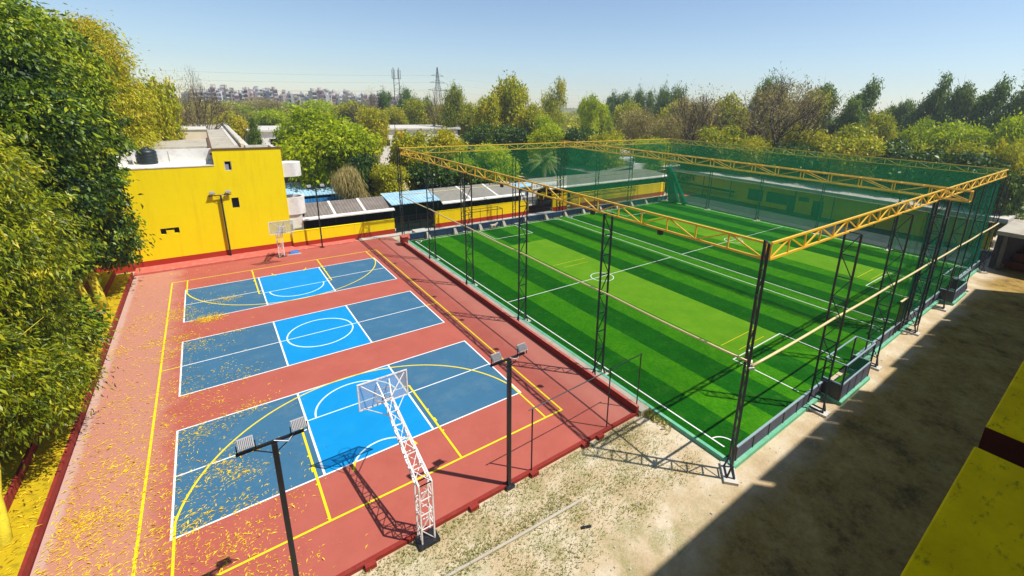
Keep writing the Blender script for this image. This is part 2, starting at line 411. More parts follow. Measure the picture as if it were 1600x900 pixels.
M['leaf_lime'] = leafmat('lime_green_leaves', [(0,(0.09,0.16,0.002)),(0.5,(0.36,0.43,0.002)),(1,(0.60,0.60,0.004))], 0.4, 0.55)
M['leaf_olive'] = leafmat('olive_leaves', [(0,(0.06,0.10,0.004)),(0.45,(0.33,0.35,0.006)),(0.8,(0.56,0.48,0.010)),(1,(0.62,0.44,0.03))], 0.3, 0.5)
M['leaf_euca'] = leafmat('grey_green_leaves', [(0,(0.025,0.070,0.008)),(0.5,(0.11,0.19,0.018)),(1,(0.28,0.33,0.04))], 0.25, 0.45)
M['leaf_brown'] = leafmat('dry_brown_leaves', [(0,(0.13,0.10,0.03)),(0.5,(0.34,0.27,0.09)),(1,(0.52,0.43,0.18))], 0.25, 0.7)
M['leaf_deep'] = leafmat('deep_green_leaves', [(0,(0.008,0.028,0.006)),(0.5,(0.040,0.105,0.008)),(1,(0.18,0.24,0.010))], 0.2, 0.45)
M['litter'] = leafmat('fallen_yellow_leaves', [(0,(0.30,0.14,0.02)),(0.3,(0.60,0.36,0.015)),(0.55,(0.84,0.58,0.012)),(1,(0.90,0.70,0.05))], 0.15, 0.6)
M['grass'] = leafmat('dry_grass_blades', [(0,(0.16,0.20,0.03)),(0.5,(0.34,0.34,0.09)),(1,(0.52,0.46,0.22))], 0.3, 0.7)

# ------------------------------------------------------------------ foliage
def leafmesh(name, P, D, W, NRM, T, L, mat, fold=0.25):
    """P base points, D unit direction, W unit side, L length array, width ratio inside W scale"""
    n = len(P)
    mid = P + D*(L*0.5)[:,None]
    side = W*(L)[:,None]
    v = np.empty((n,4,3), np.float32)
    v[:,0] = P; v[:,1] = mid - side + NRM*(L*fold*0.3)[:,None]
    v[:,2] = P + D*L[:,None] - NRM*(L*fold*0.4)[:,None]; v[:,3] = mid + side + NRM*(L*fold*0.3)[:,None]
    me = bpy.data.meshes.new(name)
    me.vertices.add(n*4); me.vertices.foreach_set('co', v.reshape(-1))
    me.loops.add(n*4); me.loops.foreach_set('vertex_index', np.arange(n*4, dtype=np.int32))
    me.polygons.add(n); me.polygons.foreach_set('loop_start', np.arange(0, n*4, 4, dtype=np.int32))
    a = me.attributes.new('tint', 'FLOAT', 'POINT')
    a.data.foreach_set('value', np.repeat(np.clip(T,0,1).astype(np.float32), 4))
    me.update(calc_edges=True); me.materials.append(mat)
    return me
def unit(a): return a/np.maximum(np.linalg.norm(a, axis=1, keepdims=True), 1e-9)
def foliage(name, lobes, nclump, per, size, mat, seed=0, width=0.22, droop=0.35, spread=0.32, shell=0.75, tint=(0.5,0.22), jit=0.35, upper=0.0):
    """lobes: (cx,cy,cz,rx,ry,rz[,tint offset]); clumps of leaves scattered through the outer part of each lobe"""
    rg = np.random.default_rng(seed)
    Lb = np.array([l[:6] for l in lobes], float); to = np.array([l[6] if len(l) > 6 else 0 for l in lobes])
    area = Lb[:,3]*Lb[:,5] + 1e-6
    idx = rg.choice(len(Lb), nclump, p=area/area.sum())
    d = unit(rg.normal(size=(nclump,3)))
    if upper: d[:,2] = np.where(rg.random(nclump) < upper, np.abs(d[:,2]), d[:,2])
    rr = 1 - (1-shell)*np.abs(rg.normal(size=nclump))*1.1
    rr = np.clip(rr + rg.normal(size=nclump)*0.07, 0.1, 1.25)
    cc = Lb[idx,:3] + d*Lb[idx,3:6]*rr[:,None]
    csz = np.clip(rg.lognormal(0, 0.35, nclump), 0.4, 2.2)
    ct = tint[0] + rg.normal(size=nclump)*tint[1]*0.7 + to[idx] 
    n = nclump*per
    k = np.repeat(np.arange(nclump), per)
    off = rg.normal(size=(n,3))*np.array([1,1,0.7])*(spread*csz[k])[:,None]
    P = cc[k] + off
    out = unit(d[k] + rg.normal(size=(n,3))*0.7)
    D = unit(out + rg.normal(size=(n,3))*jit + np.array([0,0,-1.0])*droop*2)
    nr = unit(np.cross(D, rg.normal(size=(n,3))) + np.array([0,0,0.6]))
    W = unit(np.cross(D, nr))*width
    NR = unit(np.cross(W, D))
    L = size*np.clip(rg.lognormal(0, 0.25, n), 0.5, 2)
    T = ct[k] + rg.normal(size=n)*tint[1]*0.5
    return leafmesh(name, P, D, W, NR, T, L, mat)

def limbs(mb, base, tips, r0, seed=0, n=6):
    """trunk that forks into curved limbs ending at tips"""
    rnd = random.Random(seed); base = Vector(base)
    cen = sum((Vector(t) for t in tips), Vector())/len(tips)
    fork = base.lerp(Vector((cen.x*0.4+base.x*0.6, cen.y*0.4+base.y*0.6, base.z + (min(t[2] for t in tips)-base.z)*0.75)), 1.0)
    pts = []; rs = []
    for i in range(5):
        t = i/4; p = base.lerp(fork, t); p += Vector((rnd.uniform(-1,1), rnd.uniform(-1,1), 0))*r0*0.5*math.sin(math.pi*t)
        pts.append(p); rs.append(r0*(1.25-0.45*t) if i else r0*1.6)
    mb.tube(pts, rs, 8)
    for tip in tips:
        tip = Vector(tip); q = []; rr = []
        for i in range(5):
            t = i/4; p = fork.lerp(tip, t); p.z += math.sin(math.pi*t)*0.12*(tip-fork).length
            p += Vector((rnd.uniform(-1,1), rnd.uniform(-1,1), rnd.uniform(-.5,.5)))*0.08*(tip-fork).length*math.sin(math.pi*t)
            q.append(p); rr.append(r0*0.55*(1-t*0.8))
        mb.tube(q, rr, 6)
        for j in range(2):
            a = q[2+j]; b = tip + Vector((rnd.uniform(-1,1), rnd.uniform(-1,1), rnd.uniform(-.2,.9)))*(tip-fork).length*0.35
            mb.tube([a, a.lerp(b,0.5)+Vector((0,0,0.1)), b], [r0*0.22, r0*0.14, r0*0.05], 5)
def branching(mb, p, d, L, r, depth, rnd, spread=0.55, up=0.15):
    e = p + d*L; m = p.lerp(e, 0.5) + Vector((rnd.uniform(-1,1), rnd.uniform(-1,1), rnd.uniform(-1,1)))*L*0.08
    mb.tube([p, m, e], [r, r*0.85, r*0.68], 5 if depth > 2 else 3)
    if depth <= 0: return
    for i in range(rnd.choice((2,3,3))):
        a = rnd.uniform(0, 2*math.pi)
        v = d.orthogonal().normalized(); w = d.cross(v)
        nd = (d + (v*math.cos(a)+w*math.sin(a))*spread*rnd.uniform(0.6,1.4) + Vector((0,0,up))).normalized()
        s = e if i < 2 else p.lerp(e, rnd.uniform(0.4,0.9))
        branching(mb, s, nd, L*rnd.uniform(0.62,0.85), r*0.62, depth-1, rnd, spread, up)

# ================================================================== THE SETTING
def struct(name, mb, mat, parent=None, **k):
    o = mb.build(name, mat, parent, **k)
    if parent is None: o['kind'] = 'structure'
    return o
mb = MB(); 
# ground: one sheet to the horizon
R_ = 2600.0
mb.poly([(-R_,-R_,-0.10),(R_,-R_,-0.10),(R_,R_,-0.10),(-R_,R_,-0.10)])
struct('ground', mb, M['ground'])

CX0, CX1, CY0, CY1 = -3.25, 16.9, -4.28, 30.1
mb = MB(); mb.box(CX0, CY0, -0.3, CX1, CY1, 0.0); 
court = struct('court_surface', mb, M['court'])
mb = MB()
# raised red edging along the near side, with its little pier blocks
mb.box(CX0, CY0-0.16, -0.3, CX1+0.25, CY0-0.002, 0.035)
for x in (0.2, 4.9, 8.45, 11.05, 13.7, 14.55):
    mb.box(x-0.16, CY0-0.34, -0.3, x+0.16, CY0-0.162, 0.06)
mb.build('court_edging', M['kerb_red'], court)

def sheet(mb, x0, y0, x1, y1, z): mb.poly([(x0,y0,z),(x1,y0,z),(x1,y1,z),(x0,y1,z)])
ROWS = ((0.0, 6.09), (8.97, 15.07), (18.02, 24.11)); KX0, KX1, W_ = 4.52, 8.86, 13.41
slate = MB(); kit = MB(); wh = MB(); cy = MB(); ye = MB()
for y0, y1 in ROWS:
    sheet(slate, 0, y0, KX0, y1, 0.004); sheet(slate, KX1, y0, W_, y1, 0.004); sheet(kit, KX0, y0, KX1, y1, 0.0042)
slate.build('slate_blue_court_paint', M['slate'], court)
kit.build('bright_blue_court_paint', M['sky_blue'], court)
lw = 0.07
for y0, y1 in ROWS:
    for y in (y0, y1): stroke(wh, [(-lw/2, y), (W_+lw/2, y)], lw, 0.008)
    for x in (0, W_): stroke(wh, [(x, y0), (x, y1)], lw, 0.0084)
    for x in (KX0, KX1): stroke(wh, [(x, y0), (x, y1)], lw*1.15, 0.0088)
    ym = (y0+y1)/2
for y0, y1, ym, a, b in ((0,6.09,3.09,0,0),(8.97,15.07,12.01,0,0),(18.02,24.11,21.03,0,0)):
    stroke(wh, [(0, ym), (KX0, ym)], lw*0.9, 0.0082); stroke(wh, [(KX1, ym), (W_, ym)], lw*0.9, 0.0082)
wh.build('white_court_lines', M['white_line'], court)
XC = 6.70
stroke(cy, [(KX0,12.01),(KX1,12.01)], lw*0.9, 0.0094)
stroke(cy, arc(XC,12.01,1.8,0,2*math.pi,64), lw*1.1, 0.0098)
stroke(cy, [(KX0,3.67),(KX1,3.67)], lw*0.9, 0.0094)
stroke(cy, arc(XC,3.67,1.8,0,math.pi,40), lw*1.1, 0.0098)
stroke(cy, [(KX0,20.5),(KX1,20.5)], lw*0.9, 0.0094)
stroke(cy, arc(XC,20.5,1.8,math.pi,2*math.pi,40), lw*1.1, 0.0098)
stroke(cy, arc(XC,-0.62,1.25,math.radians(32),math.radians(148),24), lw*1.1, 0.0098)
cy.build('pale_cyan_court_lines', M['cyan_line'], court)
YL, YR, YB, YT = -0.84, 14.26, -2.21, 26.28
yw = 0.085
for a, b in (((YL,YB),(YR,YB)),((YL,YT),(YR,YT))): stroke(ye, [(a[0]-yw/2,a[1]),(b[0]+yw/2,b[1])], yw, 0.0120)
for x in (YL, YR): stroke(ye, [(x,YB),(x,YT)], yw, 0.0124)
for x in (4.25, 9.12):
    stroke(ye, [(x,YB),(x,3.67)], yw, 0.0128); stroke(ye, [(x,YT),(x,20.5)], yw, 0.0128)
    for k in range(3):
        for s, yy in ((1, YB+1.9+k*0.85), (-1, YT-1.9-k*0.85)):
            ox = -0.05 if x < 6 else 0.05
            mb_ = (x+ox-0.05, yy-0.04 if k != 1 else yy-0.14, x+ox+0.05, yy+0.04 if k != 1 else yy+0.14)
            sheet(ye, *mb_, 0.0132)
stroke(ye, [(4.25,3.67),(KX0,3.67)], yw*0.8, 0.0131); stroke(ye, [(KX1,3.67),(9.12,3.67)], yw*0.8, 0.0131)
stroke(ye, [(4.25,20.5),(KX0,20.5)], yw*0.8, 0.0131); stroke(ye, [(KX1,20.5),(9.12,20.5)], yw*0.8, 0.0131)
r3 = 6.75; hy = YB+1.575; a0 = math.asin(min(1, 1.35/r3))
xs = math.sqrt(r3*r3-1.42**2)
def three(hy, s):
    pts = [(XC-6.62, hy - s*1.575)]
    th0 = math.acos(6.62/r3)
    pts += [(XC - r3*math.cos(t), hy + s*r3*math.sin(t)) for t in [th0 + (math.pi-2*th0)*i/60 for i in range(61)]]
    pts += [(XC+6.62, hy - s*1.575)]
    return pts
stroke(ye, three(YB+1.575, 1), yw*0.9, 0.0136); stroke(ye, three(YT-1.575, -1), yw*0.9, 0.0136)
stroke(ye, arc(XC,-0.62,1.25,math.radians(8),math.radians(32),6), yw, 0.0134)
stroke(ye, arc(XC,-0.62,1.25,math.radians(148),math.radians(172),6), yw, 0.0134)
stroke(ye, arc(XC,YT-1.575,1.25,math.radians(188),math.radians(218),8), yw, 0.0134)
stroke(ye, arc(XC,YT-1.575,1.25,math.radians(322),math.radians(352),8), yw, 0.0134)
stroke(ye, [(YL,12.01),(0,12.01)], yw*0.8, 0.0133); stroke(ye, [(W_,12.01),(YR,12.01)], yw*0.8, 0.0133)
ye.build('yellow_court_lines', M['yellow_line'], court)

# turf pitches
TX0, TX1, TY0, TY1 = 17.95, 59.3, -8.42, 27.5
mb = MB(); mb.box(TX0, TY0, -0.25, TX1, TY1, 0.0); turf = struct('turf_pitch', mb, M['turf'])
mb = MB(); sheet(mb, 25.75, -4.5, 30.25, 20.6, 0.004); sheet(mb, 46.25, -4.7, 50.7, 20.6, 0.004)
mb.build('cricket_strip', M['turf_patch'], turf)
tl = MB(); tw = 0.068
def rect(mb, x0, y0, x1, y1, w, z):
    stroke(mb, [(x0,y0),(x1,y0),(x1,y1),(x0,y1),(x0,y0)], w, z)
for a, b in ((18.42, 36.95), (38.5, 58.6)):
    stroke(tl, [(a,-8.05),(a,27.0),(b,27.0),(b,-8.05)], tw, 0.008)
    stroke(tl, [(a, 9.3), (b, 9.3)], tw*0.9, 0.0084)
    c = 27.7 if a < 30 else 47.5
    stroke(tl, arc(c, 9.2, 0.95, 0, 2*math.pi, 40), tw, 0.0088)
    stroke(tl, [(c-2.6,-8.05),(c-2.6,-4.4),(c+2.75,-4.4),(c+2.75,-8.05)], tw*0.9, 0.0092)
    stroke(tl, [(c-2.0,27.0),(c-2.0,23.35),(c+2.75,23.35),(c+2.75,27.0)], tw*0.9, 0.0092)
    for cx_, s1, cy_, s2 in ((a,1,-8.05,1),(b,-1,-8.05,1),(a,1,27.0,-1),(b,-1,27.0,-1)):
        stroke(tl, [(cx_+s1*0.6*math.cos(t), cy_+s2*0.6*math.sin(t)) for t in [i*math.pi/16 for i in range(9)]], tw*0.8, 0.0096)
tl.build('white_pitch_lines', M['white_line'], turf)
yl = MB()
for x0, y0 in ((26.6, 13.6), (26.6, -3.1), (47.2, -3.2)):
    stroke(yl, [(x0-0.7,y0),(x0+3.0,y0)], 0.035, 0.0082); stroke(yl, [(x0-0.2,y0-0.9),(x0+2.6,y0-0.9)], 0.03, 0.0082)
yl.build('yellow_crease_lines', M['yellow_line'], turf)

# concrete / red strips around the pitch
mb = MB(); mb.box(17.07, -4.6, -0.3, 17.62, 27.3, 0.16); struct('side_pavement', mb, M['concrete'])
mb = MB(); mb.box(18.2, 28.05, -0.3, 68.0, 30.1, 0.02); struct('red_walkway', mb, M['pink_step'])
mb = MB(); mb.box(59.5, -8.6, -0.3, 69.0, 28.0, 0.01); struct('shaded_yard_pavement', mb, M['yard_paving_shade'])  # the yard's shade is put into this paving colour
mb = MB(); mb.box(13.9, 30.12, -0.3, 35.5, 33.0, 0.0); mb.box(35.5, 30.12, -0.3, 39.0, 40.0, 0.0); struct('back_lane_pavement', mb, M['pale_concrete'])

# ================================================================== KERBS, LOW WALLS
o = thing('red_kerb_wall', None, None, (17.0, 11, 0))
MB().box(16.92, -4.45, -0.3, 17.06, 26.0, 0.37).build('wall_body', M['kerb_red'], o)
MB().box(16.92, -4.45, 0.371, 17.07, 26.0, 0.40).build('coping', M['pink_step'], o)
tag(o, 'long low dark red wall between the red court and the turf pitch', 'wall')
t = thing('red_gate_pier', 'short square red pier at the far end of the low red wall', 'pier', (17.05, 26.5, 0))
MB().box(16.82, 26.05, -0.1, 17.32, 26.95, 0.86).build('pier_block', M['kerb_red'], t, bevel=0.02)
MB().box(16.76, 25.99, 0.862, 17.38, 27.01, 0.93).build('cap', M['pink_step'], t, bevel=0.015)
t = thing('turf_kerb', 'pale teal concrete kerb running round the edge of the turf', 'kerb', (17.8, -8.6, 0))
MB().box(17.72, -8.66, -0.25, 17.90, 27.4, 0.09).build('side_kerb', M['teal_kerb'], t, bevel=0.02)
MB().box(17.66, -8.95, -0.25, 25.7, -8.67, 0.10).build('front_kerb', M['teal_kerb'], t, bevel=0.02)
MB().box(29.6, -8.95, -0.25, 46.2, -8.67, 0.10).build('front_kerb', M['teal_kerb'], t, bevel=0.02)
MB().box(50.1, -8.95, -0.25, 59.6, -8.67, 0.10).build('front_kerb', M['teal_kerb'], t, bevel=0.02)

def board_fence(name, label, x0, x1, y, h, z0, mat, n, post_mat, rail_mat, horiz=True):
    t = thing(name, label, 'fence', ((x0+x1)/2, y, 0))
    for i in range(n):
        a = x0 + (x1-x0)*i/n; b = x0 + (x1-x0)*(i+1)/n
        MB().box(a+0.045, y-0.015, z0, b-0.045, y+0.015, z0+h).build('panel', mat, t)
    for i in range(n+1):
        a = x0 + (x1-x0)*i/n
        MB().box(a-0.035, y-0.04, z0-0.1, a+0.035, y+0.04, z0+h).build('post', post_mat, t)
    MB().box(x0-0.03, y-0.045, z0+h+0.001, x1+0.03, y+0.045, z0+h+0.05).build('top_rail', rail_mat, t)
    return t
board_fence('board_fence', 'low grey board fence along the near edge of the turf beside the corner post', 18.0, 25.75, -8.78, 0.62, 0.105, M['grey_board'], 6, M['black_steel'], M['board_rail'])
board_fence('board_fence', 'low grey board fence between the two team dugouts', 29.6, 46.2, -8.78, 0.62, 0.105, M['grey_board'], 14, M['black_steel'], M['board_rail'])
board_fence('board_fence', 'short grey board fence at the far end beyond the second dugout', 50.1, 59.5, -8.78, 0.62, 0.105, M['grey_board'], 8, M['black_steel'], M['board_rail'])
t = board_fence('navy_board_fence', 'long low navy board fence along the far end of the turf', 18.2, 59.4, 27.85, 0.62, 0.0, M['navy_board'], 20, M['navy_board'], M['board_rail'])
for i in range(13):
    x = 20.0 + i*3.1
    MB().hexa([(x-0.22,27.2,-0.05),(x+0.22,27.2,-0.05),(x+0.22,27.8,-0.05),(x-0.22,27.8,-0.05)],
              [(x-0.12,27.62,0.55),(x+0.12,27.62,0.55),(x+0.12,27.8,0.55),(x-0.12,27.8,0.55)]).build('buttress', M['concrete'], t)

# dugouts
def dugout(x0, label):
    x1 = x0+3.7; y0, y1 = -9.62, -8.72
    t = thing('team_dugout', label, 'dugout', ((x0+x1)/2, -9.5, 0), 'team dugouts at the pitch edge')
    k = MB(); k.box(x0-0.05, y0-0.14, -0.2, x1+0.05, y0+0.06, 0.10); k.box(x0-0.05, y0+0.061, -0.2, x0+0.15, y1, 0.10); k.box(x1-0.15, y0+0.061, -0.2, x1+0.05, y1, 0.10)
    k.build('kerb', M['teal_kerb'], t, bevel=0.015)
    MB().box(x0+0.16, y0+0.07, -0.12, x1-0.16, y1, 0.015).build('floor', M['turf'], t)
    n = 4
    for i in range(n):
        a = x0 + (x1-x0)*i/n; b = x0 + (x1-x0)*(i+1)/n
        MB().box(a+0.04, y0-0.015, 0.12, b-0.04, y0+0.015, 0.95).build('panel', M['grey_board'], t)
    for x in (x0, x1): MB().box(x-0.015, y0+0.05, 0.12, x+0.015, y1-0.05, 0.95).build('side_panel', M['black_steel'], t)
    for x, y in ((x0,y0),(x1,y0),(x0,y1),(x1,y1)):
        MB().box(x-0.035, y-0.035, 0.0, x+0.035, y+0.035, 2.05).build('post', M['black_steel'], t)
    for i in (1,2,3):
        a = x0+(x1-x0)*i/n; MB().box(a-0.03, y0-0.03, 0.1, a+0.03, y0+0.03, 0.95).build('stud', M['black_steel'], t)
    f = MB()
    for z in (0.98, 2.06):
        f.bar((x0,y0,z),(x1,y0,z),0.06); f.bar((x0,y1,z+0.001),(x0,y0,z+0.001),0.055); f.bar((x1,y1,z+0.001),(x1,y0,z+0.001),0.055)
    f.bar((x0,y1,2.062),(x1,y1,2.062),0.055)
    f.build('top_frame', M['board_rail'], t)
    b = MB(); b.box(x0+0.4, y0+0.15, 0.40, x1-0.4, y0+0.45, 0.45)
    for x in (x0+0.7, (x0+x1)/2, x1-0.7): b.box(x-0.03, y0+0.2, 0.02, x+0.03, y0+0.42, 0.40)
    b.build('bench', M['black_steel'], t)
    m = MB(); m.poly([(x0+0.04,y0+0.03,0.98),(x1-0.04,y0+0.03,0.98),(x1-0.04,y0+0.03,2.03),(x0+0.04,y0+0.03,2.03)])
    m.build('net', M['side_net'], t)
dugout(25.8, 'nearer open dugout of grey panels and green net on the edge of the turf')
dugout(46.3, 'farther open dugout of grey panels and green net near the end of the turf')

# ================================================================== STEEL CAGE
X0, X1, XM, Y0, Y1, ZT, ZB = 17.55, 58.5, 38.2, -8.95, 27.65, 9.4, 8.82
cage = thing('steel_net_cage', 'tall cage of black lattice posts and yellow trusses with green nets round the turf pitch', 'sports cage', (17.55, -8.95, 0))
def lattice(px, py, dx, dy, w, h, chord=0.072, base=0.5, box=0.0, step=0.92):
    """ladder mast: two chords (four when box) with rungs and diagonals, on a splayed foot"""
    t = bpy.data.objects.new('lattice_post', None)
    m = MB(); nx, ny = -dy, dx
    offs = [0.0] if not box else [-box/2, box/2]
    z0 = 0.55
    pt = lambda s, o_, z: (px+dx*s*w/2+nx*o_, py+dy*s*w/2+ny*o_, z)
    for o_ in offs:
        for s in (-1, 1): m.bar(pt(s,o_,z0), pt(s,o_,h), chord)
        n = int((h-z0)/step); 
        for i in range(n+1):
            z = z0 + (h-z0)*i/n
            m.bar(pt(-1,o_,z), pt(1,o_,z), 0.045)
            if i < n:
                z2 = z0 + (h-z0)*(i+1)/n
                s = 1 if i % 2 else -1
                m.bar(pt(s,o_,z), pt(-s,o_,z2), 0.035)
    if box:
        n = int((h-z0)/step)
        for s in (-1,1):
            for i in range(n+1):
                z = z0+(h-z0)*i/n; m.bar(pt(s,offs[0],z), pt(s,offs[1],z), 0.045)
                if i < n: m.bar(pt(s,offs[i%2],z), pt(s,offs[1-i%2],z0+(h-z0)*(i+1)/n), 0.035)
    # splayed foot
    for s in (-1,1):
        for o_ in (-0.14, 0.14): m.bar(pt(s,offs[0] if o_<0 else offs[-1],z0), (px+dx*s*w*0.62+nx*o_, py+dy*s*w*0.62+ny*o_, 0.02), 0.06)
    m.bar((px+dx*w*0.62-nx*0.14, py+dy*w*0.62-ny*0.14, 0.05),(px-dx*w*0.62-nx*0.14, py-dy*w*0.62-ny*0.14, 0.05), 0.05)
    m.bar((px+dx*w*0.62+nx*0.14, py+dy*w*0.62+ny*0.14, 0.05),(px-dx*w*0.62+nx*0.14, py-dy*w*0.62+ny*0.14, 0.05), 0.05)
    o = m.build('lattice_post', M['lattice_steel'], cage)
    bw = w*0.5+0.28
    f = MB().hexa([(px-dx*bw-nx*.26,py-dy*bw-ny*.26,-0.2),(px+dx*bw-nx*.26,py+dy*bw-ny*.26,-0.2),(px+dx*bw+nx*.26,py+dy*bw+ny*.26,-0.2),(px-dx*bw+nx*.26,py-dy*bw+ny*.26,-0.2)],
                  [(px-dx*bw-nx*.26,py-dy*bw-ny*.26,0.018),(px+dx*bw-nx*.26,py+dy*bw-ny*.26,0.018),(px+dx*bw+nx*.26,py+dy*bw+ny*.26,0.018),(px-dx*bw+nx*.26,py-dy*bw+ny*.26,0.018)])
    L = f.build('footing', M['pale_concrete'], o)
    bpy.data.objects.remove(t)
r = 0.7071
lattice(17.32, -8.95, 0.75, 0.66, 0.50, ZT+0.10, chord=0.07)
for y in (-1.1, 6.2, 13.5, 20.7): lattice(17.62, y, 1, 0, 0.56, ZB)
lattice(17.5, 27.9, r, r, 0.45, ZT)
XS = (24.4, 31.2, XM, 44.6, 51.2)
for x in XS:
    thick = abs(x-XM) < 0.1
    lattice(x, -9.15, 0, 1, 0.62, ZB, box=0.75 if thick else 0.0, chord=0.09 if thick else 0.072)
    lattice(x, 28.35, 0, 1, 0.60, ZB, box=0.55 if thick else 0.0)
lattice(58.6, -9.1, r, r, 0.5, ZB); lattice(58.7, 27.9, r, -r, 0.5, ZB)
for y in (-1.8, 5.5, 12.8, 20.2): lattice(58.75, y, 1, 0, 0.56, ZB)
def truss(a, b, step=1.38, name='truss', w=0.065, zt=ZT, zb=ZB, inset=0.0):
    a = Vector((a[0],a[1],0)); b = Vector((b[0],b[1],0)); L = (b-a).length; n = max(2, round(L/step)); n += n % 2
    m = MB(); up = Vector((0,0,zt)); dn = Vector((0,0,zb))
    m.bar(a+up, b+up, w*1.15); m.bar(a+dn, b+dn, w*1.15)
    for i in range(n+1):
        p = a.lerp(b, i/n); m.bar(p+dn, p+up, w*0.8)
        if i < n:
            q = a.lerp(b, (i+1)/n)
            m.bar(*( (p+dn, q+up) if i % 2 == 0 else (p+up, q+dn)), w*0.75)
    m.build(name, M['truss_yellow'], cage)
truss((X0,Y0+0.12), (X0,Y1))
truss((X0+0.12,Y0), (X1,Y0), step=1.32)
truss((X0,Y1), (X1,Y1)); truss((X1,Y0), (X1,Y1))
# the middle beam is a box of two planes and runs out past the front
for dx in (-0.27, 0.27): truss((XM+dx,-10.3), (XM+dx,Y1+0.5), step=1.9, name='middle_truss', zt=ZT+0.14, zb=ZB+0.10)
m = MB()
for i in range(34):
    y = -10.3 + i*1.16
    m.bar((XM-0.27,y,ZT+0.14),(XM+0.27,y,ZT+0.14),0.045); m.bar((XM-0.27,y,ZB+0.10),(XM+0.27,y,ZB+0.10),0.045)
m.build('cross_member', M['truss_yellow'], cage)
# mid-height pipes
def sag(a, b, n=14, s=0.05, bays=1):
    a = Vector(a); b = Vector(b); out = []
    for i in range(n*bays+1):
        t = i/(n*bays); p = a.lerp(b, t); u = (t*bays) % 1.0; p.z -= 4*s*u*(1-u); out.append(p)
    return out
def pipe(pts, r_, name, mat): MB().tube(pts, [r_]*len(pts), 6).build(name, mat, cage, smooth=True)
pipe(sag((17.2,-9.2,4.95),(58.6,-9.35,4.62),6,0.04,6), 0.055, 'mid_rail', M['pipe_cream'])
pipe(sag((17.35,-9.1,4.95),(17.45,27.7,4.75),6,0.05,5), 0.045, 'mid_rail', M['pipe_cream'])
pipe(sag((17.45,27.9,4.8),(58.6,28.05,4.75),6,0.05,6), 0.04, 'mid_rail', M['pipe_cream'])
pipe(sag((58.55,-9.1,4.62),(58.65,28.0,4.75),6,0.04,5), 0.04, 'mid_rail', M['pipe_cream'])
# clamps where the pipes meet the corner mast
m = MB()
for a in (0,1,2,3): m.bar((17.1+0.1*a,-9.15+0.03*a,4.84+0.07*(a%2)),(17.2+0.1*a,-9.3+0.1*a,4.9+0.06*(a%2)),0.07)
m.build('pipe_clamp', M['white_steel'], cage)
# nets
def netgrid(name, mat, fn, nu, nv):
    m = MB(); P = [[fn(i/nu, j/nv) for j in range(nv+1)] for i in range(nu+1)]
    for row in P: m.v += [tuple(p) for p in row]
    for i in range(nu):
        for j in range(nv):
            a = i*(nv+1)+j; m.f.append((a, a+nv+1, a+nv+2, a+1))
    return m.build(name, mat, cage, smooth=True)
rg = random.Random(3)
def roof(xa, xb):
    def fn(u, v):
        s = math.sin(math.pi*u)*math.sin(math.pi*v)
        return (xa+(xb-xa)*u, Y0+(Y1-Y0)*v, ZT-0.02-0.22*s-0.05*abs(math.sin(u*math.pi*4))*math.sin(math.pi*v))
    netgrid('roof_net', M['roof_net'], fn, 20, 24)
roof(X0+0.05, XM-0.3); roof(XM+0.3, X1-0.05)
def wallnet(a, b, mat, zt=ZB, zb=0.7, amp=0.12, fq=9, name='side_net'):
    a = Vector((a[0],a[1],0)); b = Vector((b[0],b[1],0)); d = (b-a).normalized(); nn = Vector((-d.y, d.x, 0))
    L = (b-a).length; n = int(L*2.2)
    def fn(u, v):
        w_ = amp*(math.sin(u*fq*2*math.pi)+0.5*math.sin(u*fq*5.3+1))*(0.25+0.75*math.sin(math.pi*v))
        p = a.lerp(b, u) + nn*w_
        return (p.x, p.y, zb+(zt-zb)*v)
    netgrid(name, mat, fn, n, 8)
wallnet((X1-0.12,Y0+0.2),(X1-0.12,Y1-0.2), M['side_net'])
wallnet((XM+0.4,Y1-0.15),(57.2,Y1-0.15), M['thin_side_net'])
wallnet((XM+0.5,Y0+0.25),(X1-0.3,Y0+0.25), M['thin_side_net'])
wallnet((31.6,Y0+0.25),(XM-0.5,Y0+0.25), M['roof_net'])
# net gathered at the far corner, and by the thick middle mast
def bunch(x, y, z1, r_, lean=(0,0)):
    pts = []; rs = []
    for i in range(12):
        t = i/11; pts.append((x+lean[0]*(1-t), y+lean[1]*(1-t), 0.1+(z1-0.1)*t)); rs.append(r_*(0.55+0.7*(1-t)+0.15*math.sin(9*t)))
    MB().tube(pts, rs, 9).build('gathered_net', M['thick_net'], cage, smooth=True)
bunch(57.9, 26.9, 5.4, 0.62, (0.4,-1.2)); bunch(58.0, 26.2, 4.6, 0.34, (0.2,-2.6)); bunch(XM+0.55, Y0+0.3, 8.8, 0.16); bunch(57.9, Y0+0.4, 8.8, 0.22)
# open gate leaf beside the thick mast
t = thing('pitch_gate', 'narrow black steel gate frame standing beside the thick middle post', 'gate', (36.9, -8.8, 0))
m = MB(); m.box(36.2,-8.84,0.1,36.27,-8.77,2.35); m.box(37.35,-8.84,0.1,37.42,-8.77,2.35); m.box(36.2,-8.83,2.351,37.42,-8.78,2.42)
m.build('gate_frame', M['black_steel'], t)
m = MB(); 
for i in range(7): m.box(36.32+i*0.15,-8.82,0.2,36.34+i*0.15,-8.80,2.3)
m.build('gate_bars', M['black_steel'], t)
MB().box(36.15,-8.86,2.425,37.47,-8.75,2.46).build('head_rail', M['pipe_cream'], t)
